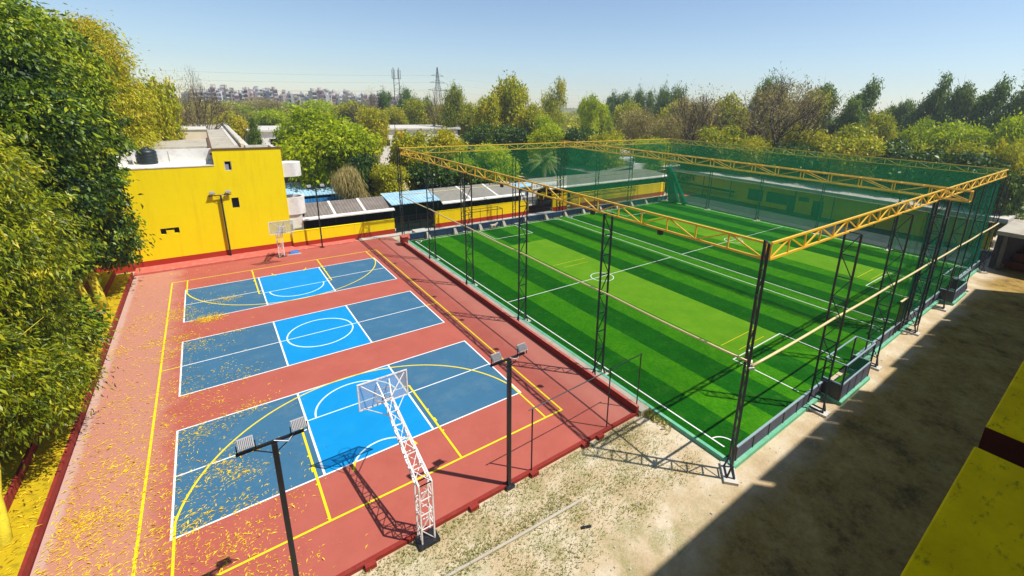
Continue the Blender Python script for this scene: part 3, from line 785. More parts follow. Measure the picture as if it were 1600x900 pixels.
# small floodlights hung under the side truss
for i, y in enumerate((0.1-4.1, 4.45-4.1, 8.9-4.1, 13.35-4.1, 17.4-4.1, 21.9-4.1)):
    pos = ('nearest the corner post', 'second from the corner post', 'third from the corner post', 'fourth from the corner post', 'fifth from the corner post', 'farthest from the corner post')[i]
    t = thing('truss_floodlight', 'small black floodlight under the left side truss, ' + pos, 'floodlight', (17.9, y, 8.5), 'small floodlights under the side truss')
    MB().box(17.86, y-0.10, 8.45, 18.02, y+0.10, 8.70).build('housing', M['black_steel'], t)
    MB().bar((17.86,y,8.6),(17.58,y,8.80),0.03).build('bracket', M['black_steel'], t)

# ================================================================== POLES
def lamp_head(m_parent, x, y, z, tilt=0.7, w=0.34, h=0.27, yaw=0.0):
    """grey slab floodlight tilted toward the court"""
    q = Matrix.Translation((x,y,z)) @ Matrix.Rotation(yaw, 4, 'Z') @ Matrix.Rotation(-tilt, 4, 'X')
    m = MB(); b = [q @ Vector(p) for p in ((-w/2,-0.045,-h/2),(w/2,-0.045,-h/2),(w/2,-0.045,h/2),(-w/2,-0.045,h/2))]
    t2 = [q @ Vector(p) for p in ((-w/2*0.94,0.05,-h/2*0.94),(w/2*0.94,0.05,-h/2*0.94),(w/2*0.94,0.05,h/2*0.94),(-w/2*0.94,0.05,h/2*0.94))]
    m.hexa(b, t2); o = m.build('floodlight_head', M['grey_lamp'], m_parent)
    f = MB()
    for k in range(9):
        xx = -w/2*0.86 + w*0.86*k/8
        f.hexa([q @ Vector(p) for p in ((xx-0.006,-0.075,-h/2*0.85),(xx+0.006,-0.075,-h/2*0.85),(xx+0.006,-0.075,h/2*0.85),(xx-0.006,-0.075,h/2*0.85))],
               [q @ Vector(p) for p in ((xx-0.006,-0.046,-h/2*0.85),(xx+0.006,-0.046,-h/2*0.85),(xx+0.006,-0.046,h/2*0.85),(xx-0.006,-0.046,h/2*0.85))])
    f.build('cooling_fins', M['grey_lamp'], o)
    y_ = MB()
    for s in (-1,1):
        y_.bar(q @ Vector((s*(w/2+0.02),0,0)), Vector((x+s*(w/2+0.02)*math.cos(yaw), y+s*(w/2+0.02)*math.sin(yaw)-0.02, z-0.28)), 0.025)
    y_.build('yoke', M['black_steel'], o)
def flood_pole(x, y, h, label, arm=1.45, r_=0.066, a_yaw=0.03, heads=0.62, tilt=0.75):
    t = thing('floodlight_pole', label, 'floodlight pole', (x,y,0), 'floodlight poles round the court')
    MB().bar((x,y,-0.1),(x,y,h-0.05), r_*2).build('pole', M['black_steel'], t, bevel=0.01)
    MB().box(x-0.17,y-0.17,-0.1,x+0.17,y+0.17,0.03).build('base_plate', M['black_steel'], t)
    c, s = math.cos(a_yaw), math.sin(a_yaw)
    m = MB(); m.bar((x-arm*c,y-arm*s,h),(x+arm*c*0.85,y+arm*s*0.85,h),0.065)
    m.build('cross_arm', M['black_steel'], t)
    br = MB()
    for k in (-1,1): br.bar((x,y,h-0.35),(x+k*0.45*c,y+k*0.45*s,h-0.03),0.02)
    br.build('brace', M['rung_steel'], t)
    for k in (-1,1):
        lamp_head(t, x+k*heads*1.25*c, y+k*heads*1.25*s, h+0.24, tilt, yaw=a_yaw)
    MB().tube([(x,y-0.03,h+0.05),(x+0.3*c,y-0.05,h-0.10),(x+heads*c,y,h+0.04)],[0.012]*3,5).build('cable', M['white_steel'], t)
flood_pole(9.96, -4.42, 5.34, 'black two-headed floodlight pole standing on the near court edge right of the white hoop', arm=0.75, heads=0.42)
flood_pole(3.0, -4.42, 5.42, 'nearest black two-headed floodlight pole, left of the white hoop', arm=0.80, heads=0.46)
flood_pole(3.08, 30.98, 5.6, 'black two-headed floodlight pole against the tall yellow wall', arm=0.85, heads=0.45, r_=0.065)
flood_pole(10.26, 29.75, 5.75, 'black two-headed floodlight pole in front of the low yellow wall', arm=0.75, heads=0.45, r_=0.055)

t = thing('pipe_frame', 'thin black pipe frame of three posts across the court\'s near right corner', 'pipe frame', (14.0,-4.3,0))
for x, y, h in ((11.03,-4.36,2.82),(15.16,-4.28,3.02),(17.24,-4.15,2.92)):
    MB().tube([(x,y,-0.1),(x,y,h)],[0.03,0.03],7).build('post', M['black_steel'], t)
MB().tube([(10.85,-4.37,2.83),(15.16,-4.28,2.93),(17.35,-4.14,2.90)],[0.022]*3,6).build('rail', M['rung_steel'], t)

# ================================================================== HOOPS
def hoop(x, ys, yb, s, zb0, zb1, label, bend=2.2, wcol=0.42):
    """white lattice basketball stand; s=+1 reaches toward +y"""
    t = thing('basketball_hoop', label, 'basketball hoop', (x, ys, 0), 'white lattice basketball stands')
    h = wcol/2; d = 0.40
    def sect(c, ax):   # four corners about centre c with depth axis ax
        return [Vector((c[0]-h, c[1]-ax[0]*d/2, c[2]-ax[1]*d/2)), Vector((c[0]+h, c[1]-ax[0]*d/2, c[2]-ax[1]*d/2)),
                Vector((c[0]+h, c[1]+ax[0]*d/2, c[2]+ax[1]*d/2)), Vector((c[0]-h, c[1]+ax[0]*d/2, c[2]+ax[1]*d/2))]
    A = sect((x, ys, 0.0), (s, 0)); B = sect((x, ys, bend), (s*0.93, -0.36))
    E = Vector((x, yb - s*0.50, zb0+0.42)); Cn = sect(E, (s*0.45, -0.55))
    Cn = [E + (p-E)*0.62 for p in Cn]
    def seg(P, Q, n, name):
        m = MB()
        for a, b in zip(P, Q): m.bar(a, b, 0.046)
        for i in range(n+1):
            R = [a.lerp(b, i/n) for a, b in zip(P, Q)]
            for k in range(4): m.bar(R[k], R[(k+1)%4], 0.026)
            if i < n:
                S = [a.lerp(b, (i+1)/n) for a, b in zip(P, Q)]
                for k in range(4): m.bar(R[k] if i % 2 else R[(k+1)%4], S[(k+1)%4] if i % 2 else S[k], 0.019)
        m.build(name, M['white_steel'], t)
    seg(A, B, 4, 'column'); seg(B, Cn, 6, 'arm')
    bw = 0.88
    sup = MB()
    for k, (sx, zz) in enumerate(((-0.22, zb1-0.12),(0.22, zb1-0.12),(-0.22, zb0+0.1),(0.22, zb0+0.1))):
        sup.bar(E+Vector((sx*0.6,0,0.08 if k<2 else -0.05)), (x+sx, yb-s*0.03, zz), 0.035)
    for sx in (-1,1): 
        sup.bar(E+Vector((sx*0.12,0,0.1)), (x+sx*(bw-0.1), yb-s*0.03, zb1-0.06), 0.03)
        sup.bar(E+Vector((sx*0.12,-s*0.45,-0.35)), (x+sx*(bw-0.14), yb-s*0.03, zb0+0.05), 0.024)
    sup.build('board_brace', M['white_steel'], t)
    MB().box(x-bw, yb-0.008, zb0, x+bw, yb+0.008, zb1).build('backboard', M['acrylic'], t)
    fr = MB(); w = 0.045
    fr.box(x-bw-w/2,yb-0.022,zb1-w/2,x+bw+w/2,yb+0.022,zb1+w/2); fr.box(x-bw-w/2,yb-0.022,zb0-w/2,x+bw+w/2,yb+0.022,zb0+w/2)
    fr.box(x-bw-w/2,yb-0.021,zb0+w/2,x-bw+w/2,yb+0.021,zb1-w/2); fr.box(x+bw-w/2,yb-0.021,zb0+w/2,x+bw+w/2,yb+0.021,zb1-w/2)
    yy = yb+s*0.03
    for a, b in (((-0.3,0.12),(0.3,0.12)),((-0.3,0.57),(0.3,0.57)),((-0.3,0.12),(-0.3,0.57)),((0.3,0.12),(0.3,0.57))):
        fr.bar((x+a[0],yy,zb0+a[1]),(x+b[0],yy,zb0+b[1]),0.03)
    fr.build('board_frame', M['white_steel'], t)
    ring = MB(); cyr = yb+s*0.42
    ring.tube([(x+0.225*math.cos(a), cyr+0.225*math.sin(a), zb0+0.15) for a in [i*math.pi/12 for i in range(25)]], [0.011]*25, 5)
    ring.bar((x-0.05,yb,zb0+0.14),(x-0.05,yb+s*0.2,zb0+0.15),0.025); ring.bar((x+0.05,yb,zb0+0.14),(x+0.05,yb+s*0.2,zb0+0.15),0.025)
    ring.build('ring', M['black_steel'], t)
    MB().box(x-0.34,ys-0.34,-0.1,x+0.34,ys+0.34,0.02).build('base_plate', M['black_steel'], t)
    return t
hoop(6.65, -4.62, -1.0, 1, 2.93, 3.98, 'nearest basketball stand, its white lattice arm reaching over the bright blue court')
hoop(6.75, 28.9, 26.1, -1, 2.85, 3.88, 'far basketball stand in front of the tall yellow wall', bend=1.9)
t = thing('folded_tarpaulin', 'small bright blue folded tarpaulin beside the foot of the far hoop', 'tarpaulin', (7.75, 29.3, 0))
m = MB(); m.hexa([(7.35,29.05,0.0),(8.2,29.05,0.0),(8.25,29.6,0.0),(7.4,29.6,0.0)],[(7.45,29.15,0.22),(8.05,29.12,0.16),(8.1,29.5,0.25),(7.5,29.52,0.19)])
m.build('fold', paint('blue_tarpaulin', (0.02,0.12,0.45), 0.3, 3, 0.5), t, bevel=0.05)
MB().hexa([(7.2,28.9,0.0),(8.3,28.85,0.0),(8.35,29.04,0.0),(7.25,29.04,0.0)],[(7.3,28.92,0.05),(8.2,28.9,0.06),(8.25,29.02,0.05),(7.3,29.02,0.05)]).build('loose_flap', M['board_rail'], t)

# ================================================================== STEPS UNDER THE TREES
t = thing('spectator_steps', 'yellow painted steps with red risers under the trees on the left of the court', 'steps', (-5, 13, 0))
for k in range(6):
    xa = -3.28 - 0.95*k; z = 0.36*(k+1)
    MB().box(xa-0.95, -8.0, z-0.36-0.0, xa-0.10, 29.5, z).build('tread', M['yellow_old_shade'], t)  # leaf shade on the treads is painted into their yellow
    MB().box(xa-0.099, -8.0, -0.3 if k == 0 else z-0.37, xa-0.001, 29.5, z+0.004).build('riser', M['kerb_red'], t)
o = MB().box(-14.5, -10, -0.3, -9.2, 45, 2.1).build('retaining_wall', M['concrete']); tag(o, 'grey concrete bank behind the yellow steps on the left', 'wall')
MB_ = MB(); MB_.box(-3.25, 29.5, -0.2, 8.0, 31.18, 0.16); MB_.box(8.0, 29.9, -0.2, 13.5, 31.0, 0.08)
o = MB_.build('wall_step', M['pink_step'], bevel=0.02); tag(o, 'worn red step along the foot of the tall yellow wall', 'step')

# ================================================================== TALL YELLOW BUILDING
t = thing('yellow_building', 'tall yellow building with a flat weathered roof behind the far end of the red court', 'building', (2, 60, 0))
YW = 31.2
def wall_with_holes(mb, x0, x1, z0, z1, y0, y1, holes):
    """box wall y0..y1 with rectangular openings (xa, xb, za, zb)"""
    xsv = sorted({x0, x1, *[h[0] for h in holes], *[h[1] for h in holes]}); zsv = sorted({z0, z1, *[h[2] for h in holes], *[h[3] for h in holes]})
    for i in range(len(xsv)-1):
        run = None
        for j in range(len(zsv)-1):
            cx = (xsv[i]+xsv[i+1])/2; cz = (zsv[j]+zsv[j+1])/2
            inside = any(h[0] < cx < h[1] and h[2] < cz < h[3] for h in holes)
            if not inside:
                if run is None: run = [zsv[j], zsv[j+1]]
                else: run[1] = zsv[j+1]
            if (inside or j == len(zsv)-2) and run:
                mb.box(xsv[i], y0, run[0], xsv[i+1], y1, run[1]); run = None
m = MB()
wall_with_holes(m, 3.0, 8.0, 0.62, 9.38, YW, YW+0.30, [(3.70,4.20,7.62,8.42),(3.80,4.32,4.36,5.24)])
wall_with_holes(m, -9.0, 2.999, 0.62, 8.08, YW, YW+0.30, [(-1.28,-0.92,2.66,3.16),(-0.42,-0.08,2.66,3.16),(-0.919,-0.421,2.95,3.16)])
m.build('front_wall', M['yellow'], t)
m = MB(); m.box(7.7, YW+0.301, 0, 8.0, 37.5, 9.2); m.box(5.75, 37.501, 0, 6.05, 84, 9.2); m.box(5.75,37.2,0,7.699,37.5,9.2); m.box(-9, YW+0.301, 0, -8.7, 84, 8.0); m.box(-8.69, 83.7, 0, 5.74, 84, 8.2)
m.build('side_wall', M['pale_concrete'], t)
m = MB(); m.box(-9.0, YW-0.025, -0.1, 8.02, YW+0.30, 0.619); m.build('plinth', M['plinth_red'], t)
# windows
for x0, x1, z0, z1, kind in ((3.70,4.20,7.62,8.42,0),(3.80,4.32,4.36,5.24,1)):
    f = MB(); f.box(x0+0.002,YW+0.03,z0+0.002,x0+0.05,YW+0.10,z1-0.002); f.box(x1-0.05,YW+0.03,z0+0.002,x1-0.002,YW+0.10,z1-0.002)
    f.box(x0+0.051,YW+0.03,z0+0.002,x1-0.051,YW+0.10,z0+0.05); f.box(x0+0.051,YW+0.03,z1-0.05,x1-0.051,YW+0.10,z1-0.002)
    w = f.build('window', M['pale_concrete'] if kind == 0 else M['black_steel'], t)
    if kind == 0:
        MB().poly([(x0+0.05,YW+0.22,z0+0.05),(x1-0.05,YW+0.08,z0+0.05),(x1-0.05,YW+0.08,z1-0.2),(x0+0.05,YW+0.22,z1-0.05)])
        MB().box(x0+0.06,YW+0.12,z0+0.06,x0+0.30,YW+0.14,z1-0.25).build('pane', M['grey_lamp'], w)
        MB().box(x0+0.051,YW+0.26,z0+0.051,x1-0.051,YW+0.29,z1-0.051).build('dark_opening', M['dark_void'], w)
    else:
        g = MB()
        for i in range(1,5): g.bar((x0+0.05+(x1-x0-0.1)*i/5,YW+0.07,z0+0.05),(x0+0.05+(x1-x0-0.1)*i/5,YW+0.07,z1-0.05),0.015)
        for i in range(1,4): g.bar((x0+0.05,YW+0.085,z0+0.05+(z1-z0-0.1)*i/4),(x1-0.05,YW+0.085,z0+0.05+(z1-z0-0.1)*i/4),0.012)
        g.build('grille', M['black_steel'], w)
        MB().box(x0+0.051,YW+0.2,z0+0.051,x1-0.051,YW+0.23,z1-0.051).build('dark_opening', M['dark_void'], w)
m = MB(); m.box(-1.27,YW+0.2,2.67,-0.09,YW+0.24,3.15); m.build('vent_opening', M['dark_void'], t)
# upper right block: parapet lip and roof
m = MB(); m.box(2.94, YW-0.05, 9.381, 8.08, YW+0.32, 9.50); m.build('parapet_cap', paint('mossy_brown_cap', (0.14,0.09,0.035), 0.35, 3, 0.95, bmp=0.4), t)
m = MB(); m.box(-8.7, 40.3, 8.3, 5.74, 83.6, 8.95); m.box(3.001, YW+0.33, 8.3, 7.69, 37.19, 8.951); m.box(3.001, 37.2, 8.3, 5.74, 40.29, 8.949)
m.build('flat_roof', M['concrete'], t)
m = MB(); m.box(2.85,YW+0.34,8.952,3.1,70,9.1); m.build('roof_drain', paint('brown_drain', (0.12,0.075,0.05), 0.3, 3, 0.9), t)
m = MB()
m.box(-2.05, 40.3, 8.951, -1.85, 72, 9.55); m.box(5.45, 38.0, 8.951, 5.74, 83, 9.30); m.build('roof_parapet', M['cream'], t)
m = MB(); m.box(5.0, 40.5, 8.953, 5.4, 82, 8.99)
for i in range(28): m.box(5.46, 41+i*1.45, 9.301, 5.72, 41.9+i*1.45, 9.38)
m.build('edge_coping', M['pale_concrete'], t)
m = MB(); m.box(-1.84, 50.0, 8.952, 2.95, 56, 9.98); m.build('rooftop_block', M['cream'], t)
m = MB(); m.box(-1.90, 49.9, 9.981, 3.02, 56.1, 10.06); m.build('block_cap', M['pale_concrete'], t)
# left lower ledge with white parapet
m = MB(); m.box(-9, YW-0.04, 8.081, 2.999, 34.9, 8.16); m.build('white_ledge', M['white_plaster'], t)
m = MB(); m.box(-6.0, 34.9, 8.0, 2.999, 35.15, 9.20); m.box(-6.0, 35.151, 8.0, 3.0, 40.29, 8.6); m.build('white_parapet', M['white_plaster'], t)
m = MB(); m.box(-0.02,34.85,8.161,0.02,34.899,9.1); m.build('rainwater_mark', M['pale_concrete'], t)
m = MB(); m.bar((-2.78, YW-0.05, 0.2),(-2.78,YW-0.05,3.8),0.03); m.bar((-2.9,YW-0.04,3.9),(-3.4,YW-0.04,8.0),0.02); m.build('wall_pipe', M['kerb_red'], t)
# water tank
t = thing('water_tank', 'black ribbed water tank on the white ledge of the tall yellow building', 'water tank', (-1.35, 34.2, 8.16))
m = MB(); prof = [(0,0.62),(0.08,0.66),(0.2,0.66),(0.24,0.63),(0.36,0.66),(0.5,0.66),(0.54,0.63),(0.66,0.66),(0.8,0.66),(0.84,0.63),(0.96,0.66),(1.08,0.64),(1.22,0.50),(1.30,0.25),(1.34,0.24),(1.38,0.20)]
m.tube([(-1.35+0.0001*i,34.0,8.17+z*0.95) for i,(z,r_) in enumerate(prof)], [r_ for z,r_ in prof], 24)
m.build('tank_body', paint('black_plastic', (0.012,0.02,0.022), 0.2, 3, 0.45), t, smooth=True)
MB().tube([(-1.35,34.0,9.475),(-1.3499,34.0,9.53)],[0.24,0.22],18).build('lid', M['black_steel'], t)
o = MB().box(-2.25, 33.7, 8.161, -2.05, 34.5, 9.3).build('roof_pier', M['white_plaster']); tag(o, 'short white plaster pier left of the black water tank', 'pier')

# curved balconies at the side of the building
def balcony(z0, z1, label, open_top):
    t = thing('curved_balcony', label, 'balcony', (8.6, 32.4, z0))
    pts_o = [(8.02,31.45)] + [(8.75+0.85*math.cos(a)*1.0, 32.35+0.9*math.sin(a)) for a in [(-90+i*15)*math.pi/180 for i in range(13)]] + [(8.02,33.25)]
    def ring(sc_): return [(8.02+(x-8.02)*sc_, 32.35+(y-32.35)*sc_) for x, y in pts_o]
    o_, i_ = ring(1.0), ring(0.88); m = MB()
    for k in range(len(o_)-1):
        a, b, c, d = o_[k], o_[k+1], i_[k+1], i_[k]
        m.hexa([(a[0],a[1],z0),(b[0],b[1],z0),(c[0],c[1],z0),(d[0],d[1],z0)],[(a[0],a[1],z1),(b[0],b[1],z1),(c[0],c[1],z1),(d[0],d[1],z1)])
    m.build('curved_wall', M['white_plaster'], t)
    m = MB(); zz = z0+0.02 if open_top else z1-0.12
    m.hexa([(x,y,zz) for x, y in i_],[(x,y,zz+0.1) for x, y in i_]); m.build('floor_slab', M['white_plaster'] if not open_top else M['concrete'], t)
balcony(6.72, 8.0, 'upper curved white balcony on the right side of the tall yellow building', False)
balcony(3.1, 4.75, 'lower curved white balcony on the right side of the tall yellow building', True)
t = thing('stair_block', 'narrow pale stair block below the lower curved balcony', 'building', (8.7, 32.4, 0))
MB().box(8.05, 31.6, 0, 9.15, 33.2, 3.05).build('stair_wall', M['white_plaster'], t)
MB().box(9.16, 32.0, 2.0, 9.22, 33.0, 2.8).build('opening', M['dark_void'], t)

# ================================================================== LOW YELLOW WALLS
def low_wall(x0, x1, y, h, label, red=0.5, step=0):
    t = thing('low_yellow_wall', label, 'wall', ((x0+x1)/2, y, 0), 'low yellow walls behind the courts')
    MB().box(x0, y, 0, x1, y+0.23, h).build('wall_panel', M['yellow'], t, bevel=0.01)
    MB().box(x0-0.01, y-0.03, -0.2, x1+0.01, y-0.001, red).build('red_band', M['plinth_red'], t)
    MB().box(x0-0.02, y-0.02, h+0.001, x1+0.02, y+0.25, h+0.05).build('coping', M['yellow'], t)
    return t
low_wall(8.03, 17.7, 31.0, 1.55, 'low yellow wall with a red foot between the tall yellow building and the black gate')
low_wall(22.2, 34.9, 30.7, 1.85, 'low yellow wall behind the small black goal frame')
low_wall(38.9, 41.4, 30.7, 2.2, 'short yellow wall segment right of the dark back gate')
low_wall(42.3, 62.5, 31.0, 1.95, 'long low yellow wall under the long grey roof, far right')
def bar_gate(x0, x1, y, h, label, mat):
    t = thing('metal_gate', label, 'gate', ((x0+x1)/2, y, 0))
    n = 3
    for i in range(n+1): x = x0+(x1-x0)*i/n; MB().box(x-0.05,y-0.04,0,x+0.05,y+0.04,h).build('gate_post', M['black_steel'], t)
    f = MB()
    for z in (0.5, 1.05, h-0.35, h): f.bar((x0,y-0.001,z),(x1,y-0.001,z),0.05)
    f.build('gate_rails', M['black_steel'], t)
    f = MB()
    for i in range(int((x1-x0)/0.14)): f.bar((x0+0.1+i*0.14,y,0.1),(x0+0.1+i*0.14,y,h-0.02),0.018)
    f.build('gate_bars', M['black_steel'], t)
    MB().box(x0+0.06,y+0.05,0.05,x1-0.06,y+0.07,h*0.62).build('gate_sheet', mat, t)
bar_gate(17.85, 22.1, 31.0, 1.75, 'black metal gate between the two low yellow walls behind the red pier', M['dark_green'])
bar_gate(35.0, 38.8, 30.9, 1.75, 'dark metal gate in the gap below the blue and white signboard', M['dark_void'])
o = MB().box(18.9,28.1,-0.05,20.3,29.3,0.62).build('concrete_plinth', M['pale_concrete'], bevel=0.02); tag(o, 'pale concrete plinth at the corner of the turf in front of the black gate', 'plinth')

# ================================================================== SHEDS
def shed(x0, x1, yf, yb, zf, zb, label, roofmat, wallmat, fascia=True, panels=0, posts=4, thick=0.08):
    t = thing('shed', label, 'shed', ((x0+x1)/2, (yf+yb)/2, 0))
    MB().hexa([(x0,yf,zf-thick),(x1,yf,zf-thick),(x1,yb,zb-thick),(x0,yb,zb-thick)],[(x0,yf,zf),(x1,yf,zf),(x1,yb,zb),(x0,yb,zb)]).build('roof', roofmat, t)
    if fascia:
        MB().hexa([(x0-0.05,yf-0.35,zf-0.22),(x1+0.05,yf-0.35,zf-0.22),(x1+0.05,yf-0.01,zf-0.1),(x0-0.05,yf-0.01,zf-0.1)],
                  [(x0-0.05,yf-0.35,zf-0.10),(x1+0.05,yf-0.35,zf-0.10),(x1+0.05,yf-0.01,zf+0.03),(x0-0.05,yf-0.01,zf+0.03)]).build('fascia', M['white_plaster'], t)
    MB().box(x0+0.05,yb-0.25,0,x1-0.05,yb-0.05,zb-thick-0.02).build('back_wall', wallmat, t)
    MB().box(x0+0.05,yf+0.5,0,x0+0.2,yb-0.26,min(zf,zb)-thick-0.02).build('end_wall', wallmat, t); MB().box(x1-0.2,yf+0.5,0,x1-0.05,yb-0.26,min(zf,zb)-thick-0.02).build('end_wall', wallmat, t)
    for i in range(posts):
        x = x0+0.15+(x1-x0-0.3)*i/(posts-1)
        MB().bar((x,yf+0.3,0),(x,yf+0.3,zf-thick-0.01),0.07).build('post', M['black_steel'], t)
    for i in range(panels):
        x = x0 + (x1-x0)*(i+1)/(panels+1); u = 0.03
        MB().hexa([(x-0.12,yf+0.02,zf+0.004),(x+0.12,yf+0.02,zf+0.004),(x+0.12,yb-0.02,zb+0.004),(x-0.12,yb-0.02,zb+0.004)],
                  [(x-0.12,yf+0.02,zf+u),(x+0.12,yf+0.02,zf+u),(x+0.12,yb-0.02,zb+u),(x-0.12,yb-0.02,zb+u)]).build('roof_strip', M['white_plaster'], t)
    return t
shed(9.2, 17.9, 31.75, 34.7, 2.62, 3.45, 'low shed with grey corrugated roof behind the nearest low yellow wall', M['corr_grey'], M['dark_void'], panels=2)
shed(17.7, 23.3, 31.6, 35.4, 3.0, 3.6, 'small shed with pale blue sheet roof behind the black gate', M['corr_blue'], M['dark_green'], fascia=False, posts=3)
shed(23.4, 34.6, 31.5, 35.6, 2.75, 3.6, 'shed with flat grey panelled roof behind the middle low yellow wall', M['flat_grey_roof'], M['dark_green'], panels=2, posts=5)
shed(38.9, 64.5, 31.9, 37.0, 3.0, 3.45, 'long low shed with grey felt roof behind the long low yellow wall', M['flat_grey_roof'], M['dark_green'], posts=8)
shed(8.9, 15.6, 39.6, 44.5, 3.3, 4.1, 'shed with pale blue roof right of the tall yellow building', M['corr_blue'], M['corr_blue2'], fascia=False, posts=4)
shed(9.3, 14.2, 35.6, 38.5, 1.9, 2.3, 'lower blue roofed lean-to in front of the pale blue shed', M['corr_blue'], M['corr_blue2'], fascia=False, posts=4)
o = MB(); o.box(9.0,38.95,0,15.5,39.1,3.0); o = o.build('blue_panel_wall', M['corr_blue2']); tag(o, 'strong blue panelled wall under the pale blue roof', 'wall')
shed(9.0, 17.0, 47.0, 54.0, 3.6, 4.4, 'shed with brown rusty roof behind the pale blue shed', paint('rusty_brown_sheet', (0.13,0.075,0.035), 0.35, 1.5, 0.9), M['dark_void'], fascia=False, posts=4)
shed(15.5, 19.0, 55.0, 58.0, 3.2, 3.6, 'small pale blue roof half hidden under the lime tree', M['corr_blue'], M['corr_blue2'], fascia=False, posts=3)
# kiosk and signboard behind the dark gate
t = thing('white_kiosk', 'small white kiosk with blue framed windows behind the gap in the yellow walls', 'kiosk', (36.6, 34.6, 0))
MB().box(34.9,33.9,0,38.6,36.5,3.0).build('kiosk_wall', M['white_plaster'], t)
MB().box(34.7,33.6,3.001,38.8,36.7,3.12).build('roof', M['corr_blue'], t)
for x in (35.2, 35.9, 36.6):
    w = MB().box(x,33.86,1.8,x+0.5,33.899,2.7).build('window', M['corr_blue2'], t)
    MB().box(x+0.07,33.84,1.87,x+0.43,33.859,2.63).build('pane', M['grey_lamp'], w)
t = thing('signboard', 'white signboard with blue lettering standing above the gap in the yellow walls', 'sign', (38.6, 32.9, 2.6))
MB().box(36.9,32.92,2.75,41.2,32.98,3.55).build('board', M['white_line'], t)
m = MB(); rgx = random.Random(8)
x = 37.1
while x < 41.0:       # the lettering is too small to read in the photograph: plain blue strokes of its size
    h_ = rgx.uniform(0.25,0.42); k = rgx.choice((0,1,2))
    m.box(x,32.905,2.95,x+0.05,32.918,2.95+h_)
    if k: m.box(x+0.052,32.905,2.95+h_*0.5,x+0.16,32.918,2.95+h_*0.5+0.05)
    if k == 2: m.box(x+0.162,32.905,2.95,x+0.21,32.918,2.95+h_)
    x += rgx.uniform(0.27,0.36)
m.build('lettering', M['corr_blue2'], t)
for x in (37.2, 40.9): MB().bar((x,33.05,0),(x,33.05,3.5),0.07).build('post', M['black_steel'], t)
t = thing('striped_canopy', 'small yellow rounded canopy just behind the gate gap', 'canopy', (38.4, 33.0, 0))
m = MB()
for k in range(8):
    a, b = math.pi*k/8, math.pi*(k+1)/8
    m.hexa([(39.4-1.2*math.cos(a),31.9,1.4+0.85*math.sin(a)),(39.4-1.2*math.cos(b),31.9,1.4+0.85*math.sin(b)),(39.4-1.2*math.cos(b),33.2,1.4+0.85*math.sin(b)),(39.4-1.2*math.cos(a),33.2,1.4+0.85*math.sin(a))],
           [(39.4-1.22*math.cos(a),31.9,1.43+0.87*math.sin(a)),(39.4-1.22*math.cos(b),31.9,1.43+0.87*math.sin(b)),(39.4-1.22*math.cos(b),33.2,1.43+0.87*math.sin(b)),(39.4-1.22*math.cos(a),33.2,1.43+0.87*math.sin(a))])
m.build('canopy_shell', M['yellow'], t)
for x in (38.2, 40.6): MB().bar((x,32.5,0),(x,32.5,1.4),0.08).build('leg', M['kerb_red'], t)

# small black goal frame standing on the walkway
t = thing('goal_frame', 'small black pipe goal frame on the red walkway beyond the turf', 'goal frame', (27.5, 28.9, 0))
for x, y in ((25.2,28.4),(29.6,28.4),(25.2,29.6),(29.6,29.6)): MB().bar((x,y,0),(x,y,1.85),0.06).build('post', M['black_steel'], t)
m = MB(); m.bar((25.2,28.4,1.88),(29.6,28.4,1.88),0.06); m.bar((25.2,29.6,1.88),(29.6,29.6,1.88),0.05); m.bar((25.2,28.4,1.882),(25.2,29.6,1.882),0.05); m.bar((29.6,28.4,1.882),(29.6,29.6,1.882),0.05); m.bar((27.3,29.6,0),(27.3,29.6,1.88),0.04)
m.build('crossbar', M['black_steel'], t)
t = thing('resting_dog', 'small pale dog standing at the far edge of the turf below the black goal frame', 'dog', (27.6, 27.1, 0))
def dog(t):
    v = [((0,0,0.42),.12),((0.22,0,0.44),.13),((0.40,0,0.50),.09),((0.52,0,0.60),.08),((0.64,0,0.57),.045),
         ((-0.22,0,0.43),.11),((-0.34,0,0.50),.03),((-0.44,0,0.60),.018),
         ((0.26,0.09,0.26),.04),((0.25,0.09,0.03),.028),((0.26,-0.09,0.26),.04),((0.30,-0.09,0.03),.028),
         ((-0.20,0.09,0.28),.055),((-0.27,0.09,0.17),.03),((-0.24,0.09,0.03),.026),((-0.20,-0.09,0.28),.055),((-0.27,-0.09,0.17),.03),((-0.24,-0.09,0.03),.026),
         ((0.50,0.05,0.70),.022),((0.50,-0.05,0.70),.022)]
    e = [(0,1),(1,2),(2,3),(3,4),(0,5),(5,6),(6,7),(1,8),(8,9),(1,10),(10,11),(5,12),(12,13),(13,14),(5,15),(15,16),(16,17),(3,18),(3,19)]
    me = bpy.data.meshes.new('dog_body'); me.from_pydata([p for p,_ in v], e, [])
    me.materials.append(paint('pale_dog_coat', (0.62,0.50,0.36), 0.15, 6, 0.9))
    o = bpy.data.objects.new('dog_body', me); COL.objects.link(o); o.parent = t
    sk = o.modifiers.new('skin','SKIN'); ss = o.modifiers.new('sub','SUBSURF'); ss.levels = 1; ss.render_levels = 1
    for i, (_, r_) in enumerate(v): me.skin_vertices[0].data[i].radius = (r_, r_)
    me.skin_vertices[0].data[0].use_root = True
    return o
try:
    me_test = dog(t)
except Exception:
    m = MB(); m.tube([(27.3,27.1,0.42),(27.6,27.1,0.45),(27.85,27.1,0.5),(28.0,27.1,0.6),(28.12,27.1,0.56)],[.1,.13,.1,.08,.04],8)
    for x, y in ((27.4,27.02),(27.4,27.18),(27.8,27.02),(27.8,27.18)): m.tube([(x,y,0.4),(x,y,0)],[.05,.028],6)
    m.build('dog_body', M['cream'], t, smooth=True)

